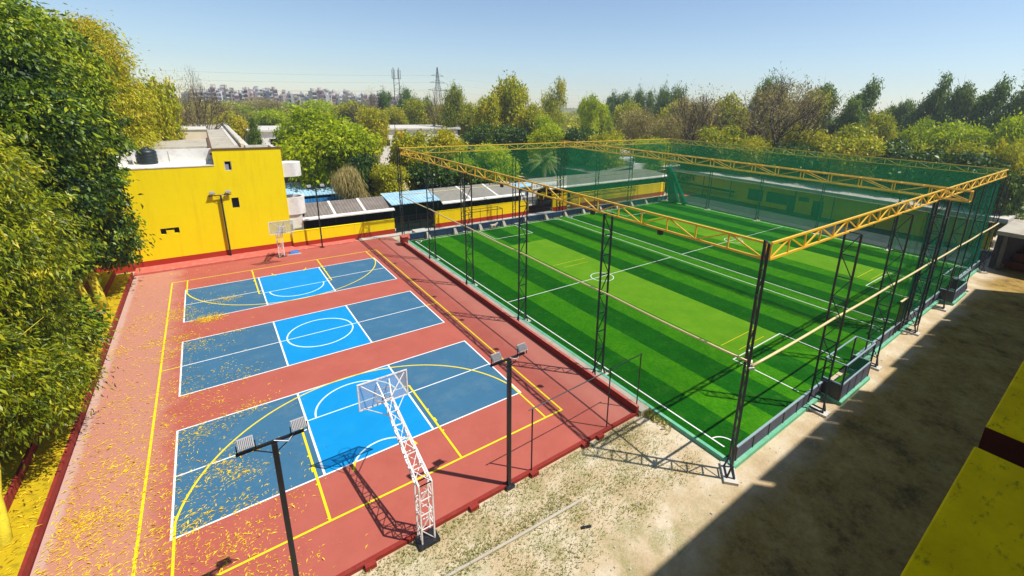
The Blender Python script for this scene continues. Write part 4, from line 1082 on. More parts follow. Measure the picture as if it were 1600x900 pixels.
# ================================================================== BUILDINGS BEYOND
t = thing('long_hall', 'long hall with sloping grey roof and white parapet behind the net, beyond the long shed', 'building', (62, 55, 0))
MB().box(54.6, 38.2, 0, 60, 92, 2.85).build('hall_wall', M['teal_wall'], t)
MB().hexa([(53.8,38.0,2.86),(61.2,36.8,3.9),(61.2,92,3.9),(53.8,92,2.86)],[(53.8,38.0,2.98),(61.2,36.8,4.02),(61.2,92,4.02),(53.8,92,2.98)]).build('sloping_roof', M['flat_grey_roof'], t)
MB().box(61.21, 37.0, 3.2, 61.5, 92, 4.75).build('white_parapet', M['white_plaster'], t)
MB().box(61.51, 37.0, 3.0, 80, 92, 4.35).build('flat_roof', M['white_plaster'], t)
for i in range(5): MB().box(61.1, 41+i*9, 4.751, 61.6, 41.7+i*9, 5.2).build('parapet_pier', M['white_plaster'], t)
m = MB(); m.box(83,92,0,112,92.4,6.0); 
o = m.build('boundary_wall', M['pale_concrete']); tag(o, 'pale grey boundary wall behind the long hall', 'wall')
o = MB().box(62.3, 38.4, 0, 71.3, 38.9, 3.9).build('upper_yellow_wall', M['yellow']); tag(o, 'upper bright yellow wall behind the bare shrub at the back right of the turf', 'wall')
# east verandah
t = thing('verandah_building', 'long low building with shaded yellow wall and concrete verandah beyond the pitch', 'building', (69, 10, 0))
m = MB()
def wall_y(mb, y0, y1, z0, z1, x0, x1, holes):
    tmp = MB(); wall_with_holes(tmp, y0, y1, z0, z1, 0, x1-x0, holes)
    n = len(mb.v); mb.v += [(x0+b, a, c) for a, b, c in tmp.v]; mb.f += [tuple(n+i for i in reversed(f)) for f in tmp.f]
wall_y(m, -8.0, 38.0, 0, 3.35, 68.5, 68.8, [(17.4,19.8,0.55,2.3),(13.7,16.9,0.7,2.3),(12.6,13.69,0.0,2.3),(10.8,12.3,1.7,2.3),(8.9,10.3,0.0,2.1)])
m.build('yellow_front_wall', M['yellow'], t)
MB().box(69.3,-8,0,69.4,38,3.3).build('dark_rooms', M['teal_wall'], t)
MB().hexa([(66.9,-9.0,3.30),(74,-9.0,3.42),(74,38,3.42),(66.9,38,3.30)],[(66.9,-9.0,3.78),(74,-9.0,3.82),(74,38,3.82),(66.9,38,3.78)]).build('verandah_roof', M['pale_concrete'], t)
MB().box(68.1,22,0.5,68.49,37,0.9).build('bench_ledge', M['yellow_old_shade'], t)
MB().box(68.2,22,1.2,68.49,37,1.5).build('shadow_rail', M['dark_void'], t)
for i in range(10):
    y = -7.5+i*4.9; MB().bar((67.1,y,0),(67.1,y,3.29),0.10).build('verandah_post', M['black_steel'], t)
for y0, y1, z1, n_ in ((17.4,19.8,2.3,'window'),(13.7,16.9,2.3,'window'),(10.8,12.3,2.3,'window'),(12.6,13.69,2.3,'door'),(8.9,10.3,2.1,'door')):
    z0 = 0.02 if n_ == 'door' else (1.7 if y0 == 10.8 else 0.7)
    MB().box(68.66,y0+0.01,z0,68.70,y1-0.01,z1-0.01).build(n_, M['teal_wall'], t)
t = thing('open_store', 'dark open-fronted store with a pale flat roof at the right edge beyond the turf', 'building', (66, -15, 0))
m = MB(); m.box(60.4,-40,3.25,69,-9.2,3.62); m.build('roof_slab', M['concrete'], t)
m = MB(); m.box(63.2,-40,0,63.5,-9.3,3.24); m.build('inner_wall', paint('dark_brick', (0.10,0.045,0.03), 0.4, 1.5, 0.9), t)
m = MB(); m.box(60.6,-9.6,0,68.9,-9.3,3.24); m.build('closed_side_wall', M['dark_void'], t)
for y in (-9.9,-13.0,-17.0,-21.0): MB().box(60.5,y-0.15,0,60.8,y+0.15,3.24).build('pillar', paint('dirty_brown_pillar', (0.12,0.09,0.06), 0.3, 2, 0.9), t)
m = MB(); m.box(61.8,-14.5,0,63.1,-10.2,0.7); m.box(62.3,-14.3,0.71,63.0,-10.6,1.5); m.box(61.7,-20,0,63.0,-15.2,1.0); m.build('stacked_bricks', paint('old_brick_stack', (0.17,0.065,0.035), 0.4, 4, 0.9), t)

# far white buildings
def block(x0, y0, x1, y1, h, label, mat, wins, roofcap=True, name='distant_building'):
    t = thing(name, label, 'building', ((x0+x1)/2, (y0+y1)/2, 0))
    MB().box(x0,y0,0,x1,y1,h).build('wall', mat, t)
    if roofcap: MB().box(x0-0.4,y0-0.5,h+0.001,x1+0.4,y1+0.2,h+0.3).build('roof_slab', M['pale_concrete'], t)
    for (a, b, z0, z1) in wins:
        w = MB().box(a,y0-0.06,z0,b,y0-0.005,z1).build('window', M['dark_void'], t)
        MB().box(a-0.1,y0-0.30,z1+0.02,b+0.1,y0-0.01,z1+0.12).build('sunshade', M['pale_concrete'], w)
    return t
block(9.5,84,26,100,7.6,'pale flat roofed building behind the dark conifer and the lime tree', M['white_plaster'], [(17.5,19.6,5.0,6.3),(20.6,22.6,5.0,6.3),(12.5,14.5,5.0,6.3)])
block(31,82,50,96,7.9,'long white building with a row of windows behind the red column', M['white_plaster'], [(32.5+i*2.6,34.2+i*2.6,4.6,5.8) for i in range(6)])
block(36.5,72,44,80,4.6,'lower cream block in front of the white building with the red column', M['cream'], [(37.5,40.5,2.2,3.4)])
block(56,98,64,108,8.6,'pale block between the trees above the left end of the long hall', M['pale_concrete'], [(57.5,59.5,5.4,6.8)])
block(70,104,86,114,8.0,'long grey roofed block behind the olive trees', M['concrete'], [(72,75,5,6.4),(78,81,5,6.4)])
block(92,190,112,196,9.0,'pale far building glimpsed below the twin antenna mast', M['white_plaster'], [(94,98,5,7),(102,106,5,7)])
t = thing('red_column', 'tall red chimney-like column in front of the white building', 'column', (32.2, 70.0, 0))
MB().box(31.95,69.8,0,32.45,70.3,7.2).build('shaft', paint('bright_red_paint', (0.55,0.03,0.03), 0.15, 2, 0.6), t)
MB().box(31.6,69.45,7.201,32.8,70.65,8.3).build('head', bpy.data.materials['bright_red_paint'], t)
m = MB(); m.bar((31.4,69.9,8.3),(31.4,69.9,9.9),0.08); m.build('aerial', M['black_steel'], t)

# masts and wires
t = thing('antenna_mast', 'tall twin-pole antenna mast on the horizon left of the pylon', 'mast', (100.3,267.7,0))
for dx in (-1.6, 1.6): MB().tube([(100.3+dx,267.7,0),(100.3+dx,267.7,33.2)],[0.30,0.18],6).build('mast_pole', M['black_steel'], t)
m = MB()
for i in range(14): m.bar((98.7,267.7,4+i*1.7),(101.9,267.7,4+i*1.7 + (1.7 if i%2 else 0)),0.14)
m.build('mast_bracing', M['black_steel'], t)
m = MB()
for dx in (-2.5,-1.0,1.0,2.5): m.box(100.3+dx-0.22,267.3,26.6,100.3+dx+0.22,267.6,32.0)
m.bar((97.6,267.7,27),(103,267.7,27),0.2); m.build('antenna_panels', M['grey_lamp'], t)
t = thing('pylon', 'slender lattice power pylon on the horizon right of the antenna mast', 'pylon', (122.9,258.9,0))
m = MB(); H = 34.5
def pw(z): return 2.9*(1-z/H)**1.0+0.15 if z < H else .15
zs_ = [0,5,10,14.5,18.5,22,25,27.5,30,32,H]
for i in range(len(zs_)-1):
    a, b = zs_[i], zs_[i+1]; wa, wb_ = pw(a), pw(b)
    ca = [(122.9+sx*wa,258.9+sy*wa,a) for sx,sy in ((-1,-1),(1,-1),(1,1),(-1,1))]; cb = [(122.9+sx*wb_,258.9+sy*wb_,b) for sx,sy in ((-1,-1),(1,-1),(1,1),(-1,1))]
    for k in range(4): m.bar(ca[k],cb[k],0.17); m.bar(ca[k],cb[(k+1)%4],0.08); m.bar(ca[(k+1)%4],cb[k],0.08); m.bar(cb[k],cb[(k+1)%4],0.09)
m.build('pylon_tower', M['black_steel'], t)
m = MB()
for z, w in ((21,6.5),(25.5,5.0),(29.5,4.0)): m.bar((122.9-w,258.9,z),(122.9+w,258.9,z),0.22); m.bar((122.9-w,258.9,z),(122.9,258.9,z+1.5),0.12); m.bar((122.9+w,258.9,z),(122.9,258.9,z+1.5),0.12)
m.build('cross_arms', M['black_steel'], t)
m = MB()
for z, w in ((21,-6.5),(25.5,-5.0),(29.5,-4.0),(21,6.5)):
    for (tx,ty,tz) in ((-160,300,z-2),(330,240,z-1)):
        pts = []; 
        for i in range(25):
            u = i/24; pts.append((122.9+w+(tx-122.9-w)*u, 258.9+(ty-258.9)*u, z+(tz-z)*u - 26*u*(1-u)*0.55))
        m.tube(pts,[0.035]*25,3)
o = m.build('power_lines', M['grey_lamp']); tag(o, 'thin power lines sagging across the sky from the pylon', 'power lines')

# ================================================================== THE BUILDING BEHIND THE CAMERA, WITH ITS YELLOW LEDGES
t = thing('near_building', 'tall shaded building at the lower right with mossy yellow sunshade ledges', 'building', (25, -20, 0))
MB().box(-20,-30,0,35.55,-18.2,17.60).build('main_block', M['yellow_old_shade'], t)
xa = -20.0
for gx, gw in ((25.4,0.34),(29.7,0.13),(31.4,0.13),(32.9,0.14),(34.2,0.12)):
    MB().box(xa,-18.30,17.601,gx-gw/2,-18.2,18.75).build('roof_parapet', M['yellow_old_shade'], t); xa = gx+gw/2
MB().box(xa,-18.30,17.601,35.55,-18.2,18.75).build('roof_parapet', M['yellow_old_shade'], t)
MB().box(35.551,-30,0,39.45,-18.2,17.7).build('lower_block', M['yellow_old_shade'], t)
MB().box(39.451,-30,0,59.8,-18.2,17.50).build('end_block', M['yellow_old_shade'], t)
xa = 39.451
for gx, gw in ((41.0,0.13),(43.6,0.16),(46.2,0.16),(49.9,0.30),(54.5,0.14)):
    MB().box(xa,-18.30,17.501,gx-gw/2,-18.2,18.4).build('roof_parapet', M['yellow_old_shade'], t); xa = gx+gw/2
MB().box(xa,-18.30,17.501,59.8,-18.2,18.4).build('roof_parapet', M['yellow_old_shade'], t)
def ledge(x0, x1, z, y0=-18.19, y1=-15.3, nm='sunshade_ledge'):
    MB().box(x0,y0,z-0.35,x1,y1,z).build(nm, M['ledge'], t, bevel=0.03)
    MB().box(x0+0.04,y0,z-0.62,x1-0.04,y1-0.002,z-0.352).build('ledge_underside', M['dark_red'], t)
ledge(-4.0, 13.06, 8.0); ledge(13.97, 30.0, 8.0)
MB().box(13.955,-18.0,7.30,13.968,-15.295,7.97).build('ledge_end', M['dark_red'], t)
# shaft and window seen between the two ledges
MB().box(13.061,-18.19,7.0,13.969,-16.9,7.25).build('ledge_link', M['dark_void'], t)
MB().box(13.2,-16.88,6.9,13.9,-16.84,7.6).build('window', M['white_steel'], t)

# ================================================================== SMALL THINGS ON THE GROUND
o = MB().tube([(5.3,-6.02,-0.07),(6.7,-6.17,-0.065),(9.2,-6.34,-0.06),(11.7,-6.47,-0.055)],[0.055]*4,8).build('ground_pipe', M['concrete'], smooth=True)
tag(o, 'pale concrete pipe half sunk in the dry ground below the red court', 'pipe')
o = MB().hexa([(11.0,-7.35,-0.1),(11.35,-7.5,-0.1),(11.4,-7.42,-0.1),(11.05,-7.25,-0.1)],[(11.02,-7.35,-0.06),(11.33,-7.48,-0.06),(11.38,-7.42,-0.06),(11.07,-7.28,-0.06)]).build('dropped_stick', M['black_steel'])
tag(o, 'small black stick lying on the sunny soil', 'stick')
BG_TREES = [
('lime', 15.1, 44.8, 13.2, 6.4, 'broad bright lime green tree behind the blue-roofed sheds'),
('lime', 12.6, 57.4, 11.5, 2.8, 'smaller bright green tree at the left edge of the broad lime tree'),
('deep', 17.0, 39.2, 8.8, 2.4, 'dark green tree directly behind the dead brown creeper'),
('conifer', 9.0, 69.8, 11.4, 2.6, "layered dark green conifer beside the yellow building's roof"),
('olive', 23.4, 40.4, 11.0, 3.2, "olive tree with yellowing leaves left of the cage's far corner"),
('olive', 29.5, 44.4, 11.7, 4.2, 'rounded dull olive tree below the pylon'),
('deep', 24.9, 38.7, 7.8, 3.7, 'dark tree behind the small pale blue shed roof'),
('deep', 30.9, 38.2, 6.4, 4.5, 'dark bluish green tree over the flat grey shed roof'),
('olive', 19.4, 37.5, 7.5, 2.6, 'low yellow-brown shrubby tree beside the dead creeper'),
('lime', 36.2, 40.9, 9.0, 4.1, 'yellow-green tree seen through the net left of the palm'),
('lime', 30.4, 40.6, 7.6, 3.1, 'bright green tree seen through the net at the far left truss'),
('olive', -1.0, 49.9, 16.3, 3.1, "lower golden olive tree behind the left edge of the yellow building's roof"),
('bare', 2.2, 69.0, 19.1, 3.2, "tall thin leafless tree rising above the yellow building's roof"),
('bare', -0.7, 62.0, 18.1, 3.8, 'pale leafless tree leaning out of the golden trees on the left'),
('bare', 9.0, 93.9, 12.9, 3.1, 'small leafless tree just behind the dark conifer'),
('brown', 4.6, 109.0, 13.8, 6.2, 'wide brownish tree crown behind the leafless tree'),
('brown', -1.1, 94.0, 13.6, 4.1, 'dry brown tree between the golden trees and the thin leafless tree'),
('brown', 21.7, 173.1, 14.7, 8.9, 'reddish brown tree crown under the skyline houses'),
('olive', 6.5, 89.0, 12.5, 3.6, "dull green tree behind the roof's far parapet"),
('lime', 17.8, 123.2, 12.1, 5.8, 'mid green tree behind and left of the broad lime tree'),
('lime', 32.9, 151.3, 14.7, 8.3, 'light green flat-topped tree under the skyline houses'),
('olive', 38.4, 129.7, 14.9, 6.6, 'olive green tree right of the flat-topped one under the skyline'),
('olive', 29.3, 75.2, 13.4, 3.2, 'yellowish olive tree at the right shoulder of the broad lime tree'),
('bare', 38.6, 119.4, 16.9, 3.2, 'leafless tree standing against the skyline houses, left one'),
('bare', 44.3, 128.1, 19.1, 3.2, 'leafless tree standing against the skyline houses, right one'),
('bare', 24.9, 132.4, 14.4, 3.6, 'low leafless tree among green crowns under the skyline'),
('euca', 47.8, 127.1, 19.4, 2.5, 'small slim grey-green tree left of the antenna mast'),
('euca', 60.1, 144.0, 21.1, 3.7, 'feathery grey-green tree right at the antenna mast'),
('euca', 66.5, 152.4, 18.0, 4.7, 'low grey-green tree between the antenna mast and the pylon'),
('euca', 52.5, 104.1, 17.8, 1.9, 'thin grey-green tree just left of the pylon'),
('bare', 48.7, 89.5, 18.4, 3.0, 'leafless tree in front of the pylon'),
('tall', 49.7, 83.5, 20.7, 3.8, 'tall slender open-crowned tree right of the pylon'),
('olive', 55.6, 86.1, 15.7, 4.3, 'low olive tree right of the tall slender tree'),
('olive', 55.9, 68.7, 21.0, 5.6, 'big golden olive tree, the tallest left of the middle'),
('olive', 48.0, 64.1, 16.4, 3.7, 'golden olive tree at the left shoulder of the big golden tree'),
('olive', 56.9, 60.8, 16.0, 3.9, 'golden olive tree at the right shoulder of the big golden tree'),
('tall', 74.8, 77.4, 21.9, 4.0, 'tall dark feathery tree right of the big golden tree'),
('lime', 53.3, 51.1, 12.3, 4.2, 'low fresh green tree in front of the tall dark feathery tree'),
('lime', 77.5, 67.4, 18.2, 2.9, 'pointed bright green tree in the middle of the treeline'),
('lime', 82.9, 67.8, 16.0, 3.2, 'bright green tree just right of the pointed one'),
('deep', 49.9, 58.3, 11.2, 4.9, 'dark undergrowth tree below the big golden tree'),
('deep', 57.6, 47.7, 11.5, 4.9, 'dark green tree below the pointed bright tree'),
('deep', 44.2, 61.6, 10.9, 4.2, 'dark tree at the left end of the grey hall roof'),
('olive', 58.6, 41.2, 10.7, 3.9, "yellow-brown low tree above the middle truss's far end"),
('euca', 115.8, 97.2, 21.1, 3.9, 'round grey-green treetop far behind the pointed bright tree'),
('euca', 111.7, 87.0, 21.5, 2.8, 'slim blue-green treetop, first of the far row of four'),
('euca', 115.6, 85.8, 22.5, 2.6, 'slim blue-green treetop, second of the far row of four'),
('euca', 116.7, 81.5, 22.0, 2.8, 'slim blue-green treetop, third of the far row of four'),
('euca', 111.1, 72.6, 22.9, 2.8, 'slim blue-green treetop, fourth of the far row of four'),
('euca', 106.0, 63.0, 22.6, 3.7, 'larger grey-green treetop right of the far row of four'),
('brown', 73.5, 47.4, 15.1, 5.8, 'dry pinkish brown tree in the middle of the treeline'),
('brown', 71.5, 38.9, 13.7, 4.7, 'dry brown tree above the far corner of the cage'),
('brown', 82.3, 41.1, 17.8, 6.1, "tall dry brown tree behind the cage's far corner"),
('bare', 76.8, 35.2, 19.7, 6.9, 'spreading leafless tree with a dark forked trunk above the far truss'),
('brown', 88.6, 26.9, 20.1, 7.6, 'large dry grey-brown tree crown, the biggest right of the middle'),
('bare', 79.7, 22.2, 20.8, 8.5, 'broad leafless tree with dark limbs in front of the grey-brown crown'),
('euca', 110.8, 40.5, 24.9, 3.8, 'tall dark tree top peeping over the large grey-brown crown'),
('deuca', 111.5, 45.5, 20.6, 3.9, 'dark treetop left of the large grey-brown crown'),
('deuca', 111.3, 30.1, 22.6, 5.2, 'windswept dark green tree, left one of the windswept pair'),
('deuca', 112.1, 22.5, 22.1, 4.6, 'windswept dark green tree, right one of the windswept pair'),
('deuca', 100.0, 20.7, 17.5, 5.4, 'dark tree filling the gap below the windswept pair'),
('deuca', 127.1, 21.7, 17.8, 3.6, 'small dark bluish tree in the dip of the treeline'),
('deuca', 120.6, 15.3, 17.6, 3.9, 'dark tree at the right side of the dip of the treeline'),
('deuca', 113.4, 11.3, 22.4, 3.9, 'tall dark tree, first of the tall group at the upper right'),
('deuca', 112.3, 7.1, 22.3, 4.0, 'tall dark tree, second of the tall group at the upper right'),
('deuca', 113.0, 3.4, 21.8, 3.9, 'tall dark tree, third of the tall group at the upper right'),
('deuca', 109.6, -0.5, 21.6, 4.1, 'tall dark tree, rightmost of the tall group at the upper right'),
('lime', 91.9, 6.5, 13.8, 2.9, 'round lime green tree, left of the three at the right edge'),
('lime', 87.1, 0.3, 14.5, 4.4, 'widest lime green tree, middle of the three at the right edge'),
('lime', 83.9, -4.9, 15.5, 3.3, 'lime green tree cut by the right edge of the view'),
('olive', 71.8, 28.2, 11.9, 4.8, 'golden olive tree beneath the forked leafless tree'),
('olive', 72.9, 22.4, 11.2, 4.3, "golden olive tree left of the dark-limbed leafless tree's trunk"),
('olive', 80.1, 16.7, 12.6, 5.0, "golden olive tree right of the dark-limbed leafless tree's trunk"),
('olive', 82.0, 11.7, 13.0, 4.6, 'golden brown tree below the windswept pair'),
('deep', 79.4, 6.9, 11.9, 4.0, 'dark green tree between the golden trees and the lime trees'),
('olive', 77.7, 1.4, 11.3, 4.0, 'olive tree below the left lime tree'),
('olive', 77.6, -3.1, 11.9, 3.9, 'olive tree below the widest lime tree'),
('olive', 76.1, -6.7, 12.0, 2.5, 'olive tree at the right edge below the lime trees'),
('deep', 70.5, 30.1, 9.9, 4.9, 'dark green low tree just behind the far truss, left one'),
('lime', 74.2, 24.2, 9.6, 5.1, 'green low tree just behind the far truss, middle one'),
('deep', 77.2, 18.3, 9.8, 4.6, 'dark green low tree just behind the far truss, right one'),
('deep', 70.2, -7.4, 9.6, 2.6, 'black-green shaded tree over the open store at the right edge'),
('deep', 75.9, -4.8, 8.0, 2.3, 'dark shaded tree between the verandah and the open store'),
('olive', 93.0, 39.5, 19.5, 4.3, 'olive tree between the two large leafless crowns'),
('olive', 99.8, 26.6, 19.3, 3.8, 'olive tree at the right shoulder of the large grey-brown crown'),
('olive', 93.5, 11.9, 15.1, 3.4, 'golden tree in the dip of the treeline'),
('olive', 91.6, 52.2, 18.0, 5.2, 'olive tree right behind the dry brown trees'),
('olive', 84.4, 60.7, 16.7, 4.5, 'olive tree below the far row of four treetops'),
('deuca', 123.9, 18.3, 19.3, 4.1, 'dark tree filling the left side of the tall group'),
('olive', 48.4, 100.4, 15.2, 4.6, 'olive tree between the antenna mast and the pylon'),
('olive', 54.5, 101.1, 15.1, 4.3, 'olive tree at the foot of the pylon'),
('olive', 43.6, 107.4, 13.7, 4.7, 'olive tree at the foot of the antenna mast'),
('lime', 66.7, 38.4, 9.7, 4.0, 'fresh green low tree behind the top corner of the cage'),
('deep', 74.0, -5.5, 10.6, 5.2, 'tree overhanging the verandah roof, sixth and rightmost of the six in the row'),
('deep', 74.0, 1.5, 11.1, 5.2, 'tree overhanging the verandah roof, fifth of the six in the row'),
('olive', 74.0, 8.5, 11.6, 5.2, 'tree overhanging the verandah roof, fourth of the six in the row'),
('deep', 74.0, 15.5, 10.6, 5.2, 'tree overhanging the verandah roof, third of the six in the row'),
('olive', 74.0, 22.5, 11.1, 5.2, 'tree overhanging the verandah roof, second of the six in the row'),
('deep', 74.0, 29.5, 11.6, 5.2, 'tree overhanging the verandah roof, first and leftmost of the six in the row')]
HOUSES = [(-7.8, 554.9, 15.6, 3.4), (-6.2, 554.5, 15.3, 4.2), (-3.5, 502.5, 15.1, 1.7), (-3.1, 585.2, 18.0, 3.6), (-0.7, 460.9, 16.1, 2.5), (0.9, 416.5, 16.6, 2.5), (1.6, 588.1, 16.1, 2.7), (3.2, 565.5, 18.0, 2.3), (4.1, 438.1, 17.4, 2.7), (5.4, 453.8, 17.1, 3.3), (8.2, 579.8, 17.8, 4.5), (9.7, 516.4, 17.6, 4.0), (13.0, 592.7, 18.0, 2.6), (14.6, 583.7, 21.5, 4.6), (13.7, 445.4, 20.7, 2.3), (15.1, 471.1, 17.8, 1.8), (18.2, 542.6, 20.6, 1.9), (19.8, 569.3, 19.7, 2.8), (18.9, 505.2, 17.3, 2.5), (24.2, 598.9, 24.2, 2.2), (24.4, 574.2, 23.8, 4.0), (22.2, 483.2, 18.1, 3.4), (21.7, 422.5, 20.2, 1.5), (23.2, 450.9, 16.5, 3.6), (32.3, 592.3, 21.2, 4.6), (30.0, 513.0, 16.7, 2.7), (33.7, 555.4, 16.8, 2.2), (27.1, 420.3, 15.1, 3.2), (32.5, 477.9, 17.8, 1.9), (33.2, 477.7, 15.4, 3.8), (35.4, 472.3, 19.9, 2.9), (33.9, 427.8, 20.5, 1.9), (47.5, 601.8, 23.0, 4.1), (49.0, 599.8, 19.5, 2.3), (39.2, 457.7, 17.7, 2.5), (43.9, 499.0, 19.4, 3.8), (53.7, 585.9, 24.0, 2.2), (53.5, 571.1, 22.9, 3.4), (56.5, 592.1, 18.5, 4.2), (44.2, 432.4, 18.6, 3.2), (59.5, 571.8, 21.4, 2.5), (63.0, 601.0, 16.3, 3.5), (54.8, 497.6, 18.9, 4.2), (57.7, 502.1, 20.5, 3.6), (52.6, 439.1, 19.1, 2.5), (70.9, 592.6, 18.4, 5.0), (60.4, 475.0, 21.7, 2.9), (71.2, 558.5, 16.0, 2.8), (72.9, 559.1, 16.8, 3.1), (71.7, 535.9, 16.8, 3.8), (75.2, 543.2, 21.2, 3.0), (78.0, 555.4, 17.5, 3.4), (84.3, 588.2, 18.2, 3.0), (61.8, 412.2, 17.6, 2.7), (80.9, 536.1, 19.4, 2.7), (81.3, 531.4, 16.4, 4.2), (83.5, 530.5, 16.9, 2.9), (76.7, 475.0, 15.7, 3.8), (88.4, 538.2, 14.8, 4.4), (86.1, 505.9, 18.5, 4.4), (97.9, 565.3, 15.2, 2.6), (95.0, 537.8, 17.1, 3.3), (80.2, 440.2, 16.0, 3.3), (98.4, 532.2, 19.8, 3.6), (103.8, 552.3, 17.9, 3.9), (80.8, 412.2, 20.3, 3.1), (104.2, 528.2, 21.5, 3.2), (105.4, 524.2, 23.1, 3.9), (92.9, 448.3, 21.7, 2.8), (97.7, 465.0, 21.0, 2.1), (88.1, 412.4, 18.1, 2.0), (110.8, 519.5, 18.1, 3.0), (124.2, 573.2, 24.4, 2.9), (101.2, 456.8, 19.0, 2.8), (124.5, 559.2, 20.5, 2.5), (117.4, 518.4, 22.6, 2.1), (107.2, 467.4, 17.7, 3.2), (128.6, 555.8, 20.0, 5.0), (124.1, 522.6, 20.1, 4.3), (124.3, 513.5, 18.2, 2.4), (141.6, 582.0, 18.3, 5.2), (141.7, 567.5, 24.4, 3.3), (128.5, 506.6, 17.7, 2.3), (132.4, 518.1, 15.2, 2.5), (125.3, 481.2, 20.9, 2.9), (151.7, 580.5, 20.7, 3.2), (150.5, 569.3, 18.3, 5.2), (156.7, 580.9, 19.5, 3.1), (126.3, 458.8, 14.2, 2.9), (126.6, 452.3, 17.2, 3.1), (144.8, 513.4, 18.0, 2.4), (153.8, 542.5, 14.4, 3.1), (143.4, 496.2, 19.4, 2.1), (157.2, 541.6, 20.1, 5.0), (127.1, 426.3, 12.9, 2.4), (152.4, 508.6, 17.6, 2.9), (153.6, 507.4, 15.1, 3.9), (164.5, 535.3, 19.5, 2.6), (143.0, 457.6, 18.7, 3.3), (151.8, 480.4, 18.4, 3.4), (160.9, 502.7, 21.7, 4.2), (155.0, 477.6, 13.4, 2.7), (162.2, 493.3, 21.7, 4.5), (157.6, 471.3, 16.4, 4.0), (171.8, 507.5, 17.5, 4.2), (159.6, 462.2, 17.9, 4.3), (150.7, 427.3, 18.4, 3.9), (144.6, 403.2, 14.0, 3.6), (169.6, 468.3, 18.9, 3.9), (201.8, 553.2, 21.4, 4.8)]

# ================================================================== TREES
def near_tree(x, y, lobes, label, mat, leaf, nclump, per, seed, tips, r0=0.22, **kw):
    t = thing('roadside_tree', label, 'tree', (x, y, 0.3), 'leafy trees over the yellow steps')
    m = MB(); limbs(m, (x,y,0.2), tips, r0, seed); m.build('trunk', M['bark_painted'] if kw.pop('painted', True) else M['bark'], t, smooth=True)
    me = foliage('crown', [(a-x,b-y,c-0.3,*rest) for a,b,c,*rest in lobes], nclump, per, leaf, M[mat], seed, **kw)
    o = bpy.data.objects.new('crown', me); COL.objects.link(o); o.parent = t
    return t
near_tree(-4.15, 22.4, [(-4.8,23.5,14.6,3.0,3.4,3.2,0.22),(-4.3,23,11.6,2.9,3.3,2.8,0.05),(-5.8,23,11,3.6,3.8,3.2,0.0),(-4.5,22.5,8.3,2.8,3.2,2.6,-0.08),(-4.2,24,5.4,2.3,2.4,2.5,-0.08),(-6.4,25,5.8,3.2,3.0,2.8,-0.1),(-3.7,26.6,3.4,1.6,1.6,1.5,0)],
    'tall dark glossy tree in front of the left end of the yellow building', 'leaf_dark', 0.26, 2500, 48, 11, [(-4.8,23.5,13),(-3.4,23,10.5),(-6,23,10),(-3.8,22,7.5),(-6.5,24.5,6)], width=0.20, droop=0.5, spread=0.27, tint=(0.38,0.34))
near_tree(-5.0, 15.6, [(-5.2,17,15.6,2.8,3.0,2.6,0.25),(-4.6,16,12.6,3.0,3.2,2.6,0.12),(-6.3,15,11,3.2,3.4,3.0,0.0),(-4.7,15.5,9.0,2.6,3.0,2.5,-0.12),(-5.6,15.0,6.2,2.5,2.8,2.4,-0.08),(-6.3,13.5,3.6,1.9,2.0,1.9,0.02),(-4.0,13.0,2.9,1.3,1.8,1.3,0.02)],
    'tall mixed green tree, second from the yellow building on the left', 'leaf_dark', 0.25, 2500, 48, 12, [(-5.2,17,13.5),(-4.5,16,11),(-6.5,15,10),(-4.6,15,7.5)], width=0.19, droop=0.45, spread=0.27, tint=(0.42,0.34))
near_tree(-5.3, 9.4, [(-5.3,9.0,10.9,2.6,2.8,1.9,0.10),(-4.7,9.0,8.2,2.7,3.0,2.2,0.04),(-6.2,8.5,7.4,3.0,3.2,2.6,0.04),(-5.0,9.5,5.4,2.2,2.8,2.0,-0.06),(-4.3,10.8,2.8,1.6,2.8,1.6,-0.04),(-6.4,7.5,3.8,2.2,2.4,2.0,-0.1)],
    'feathery yellow-green tree, third from the yellow building on the left', 'leaf_feather', 0.22, 2700, 44, 13, [(-5.3,9,9.5),(-4.6,9,7.5),(-6.4,8.5,6.8),(-4.9,10,5)], width=0.115, droop=0.55, spread=0.28, tint=(0.44,0.32))
near_tree(-4.0, 2.3, [(-5.2,3.6,7.2,1.7,2.0,1.5,0.06),(-4.6,4.0,5.4,1.7,2.4,1.5,0.0),(-3.8,5.4,3.6,1.2,1.8,1.2,-0.05),(-3.7,7.6,2.8,1.2,1.8,1.2,0),(-5.9,3.0,5.4,1.9,2.0,2.0,-0.02)],
    'smallest yellow-green tree with a yellow painted trunk, nearest the camera on the left', 'leaf_feather', 0.20, 1600, 42, 14, [(-4.2,7.4,4.6),(-5.0,6.4,5.6),(-4.4,8.0,3.6)], r0=0.13, width=0.13, droop=0.55, spread=0.28, tint=(0.48,0.28))
near_tree(-5.6, 42, [(-5.2,42,16.5,3.2,3.4,3.0,0.1),(-3.9,42,13,3.0,3.2,3.0,0.05),(-6.5,42,12,3.5,3.5,3.5,0),(-4.2,42,9.5,3.0,3.4,2.5,0.0),(-4.4,42,18.4,1.8,2.0,1.6,0.1)],
    'tall yellowish feathery tree beyond the left end of the yellow building', 'leaf_olive', 0.28, 3600, 22, 15, [(-5.2,42,15.5),(-3.6,42,12.5),(-7,42,12),(-4,42,9.5)], width=0.15, droop=0.5, spread=0.42, tint=(0.62,0.2), painted=False)
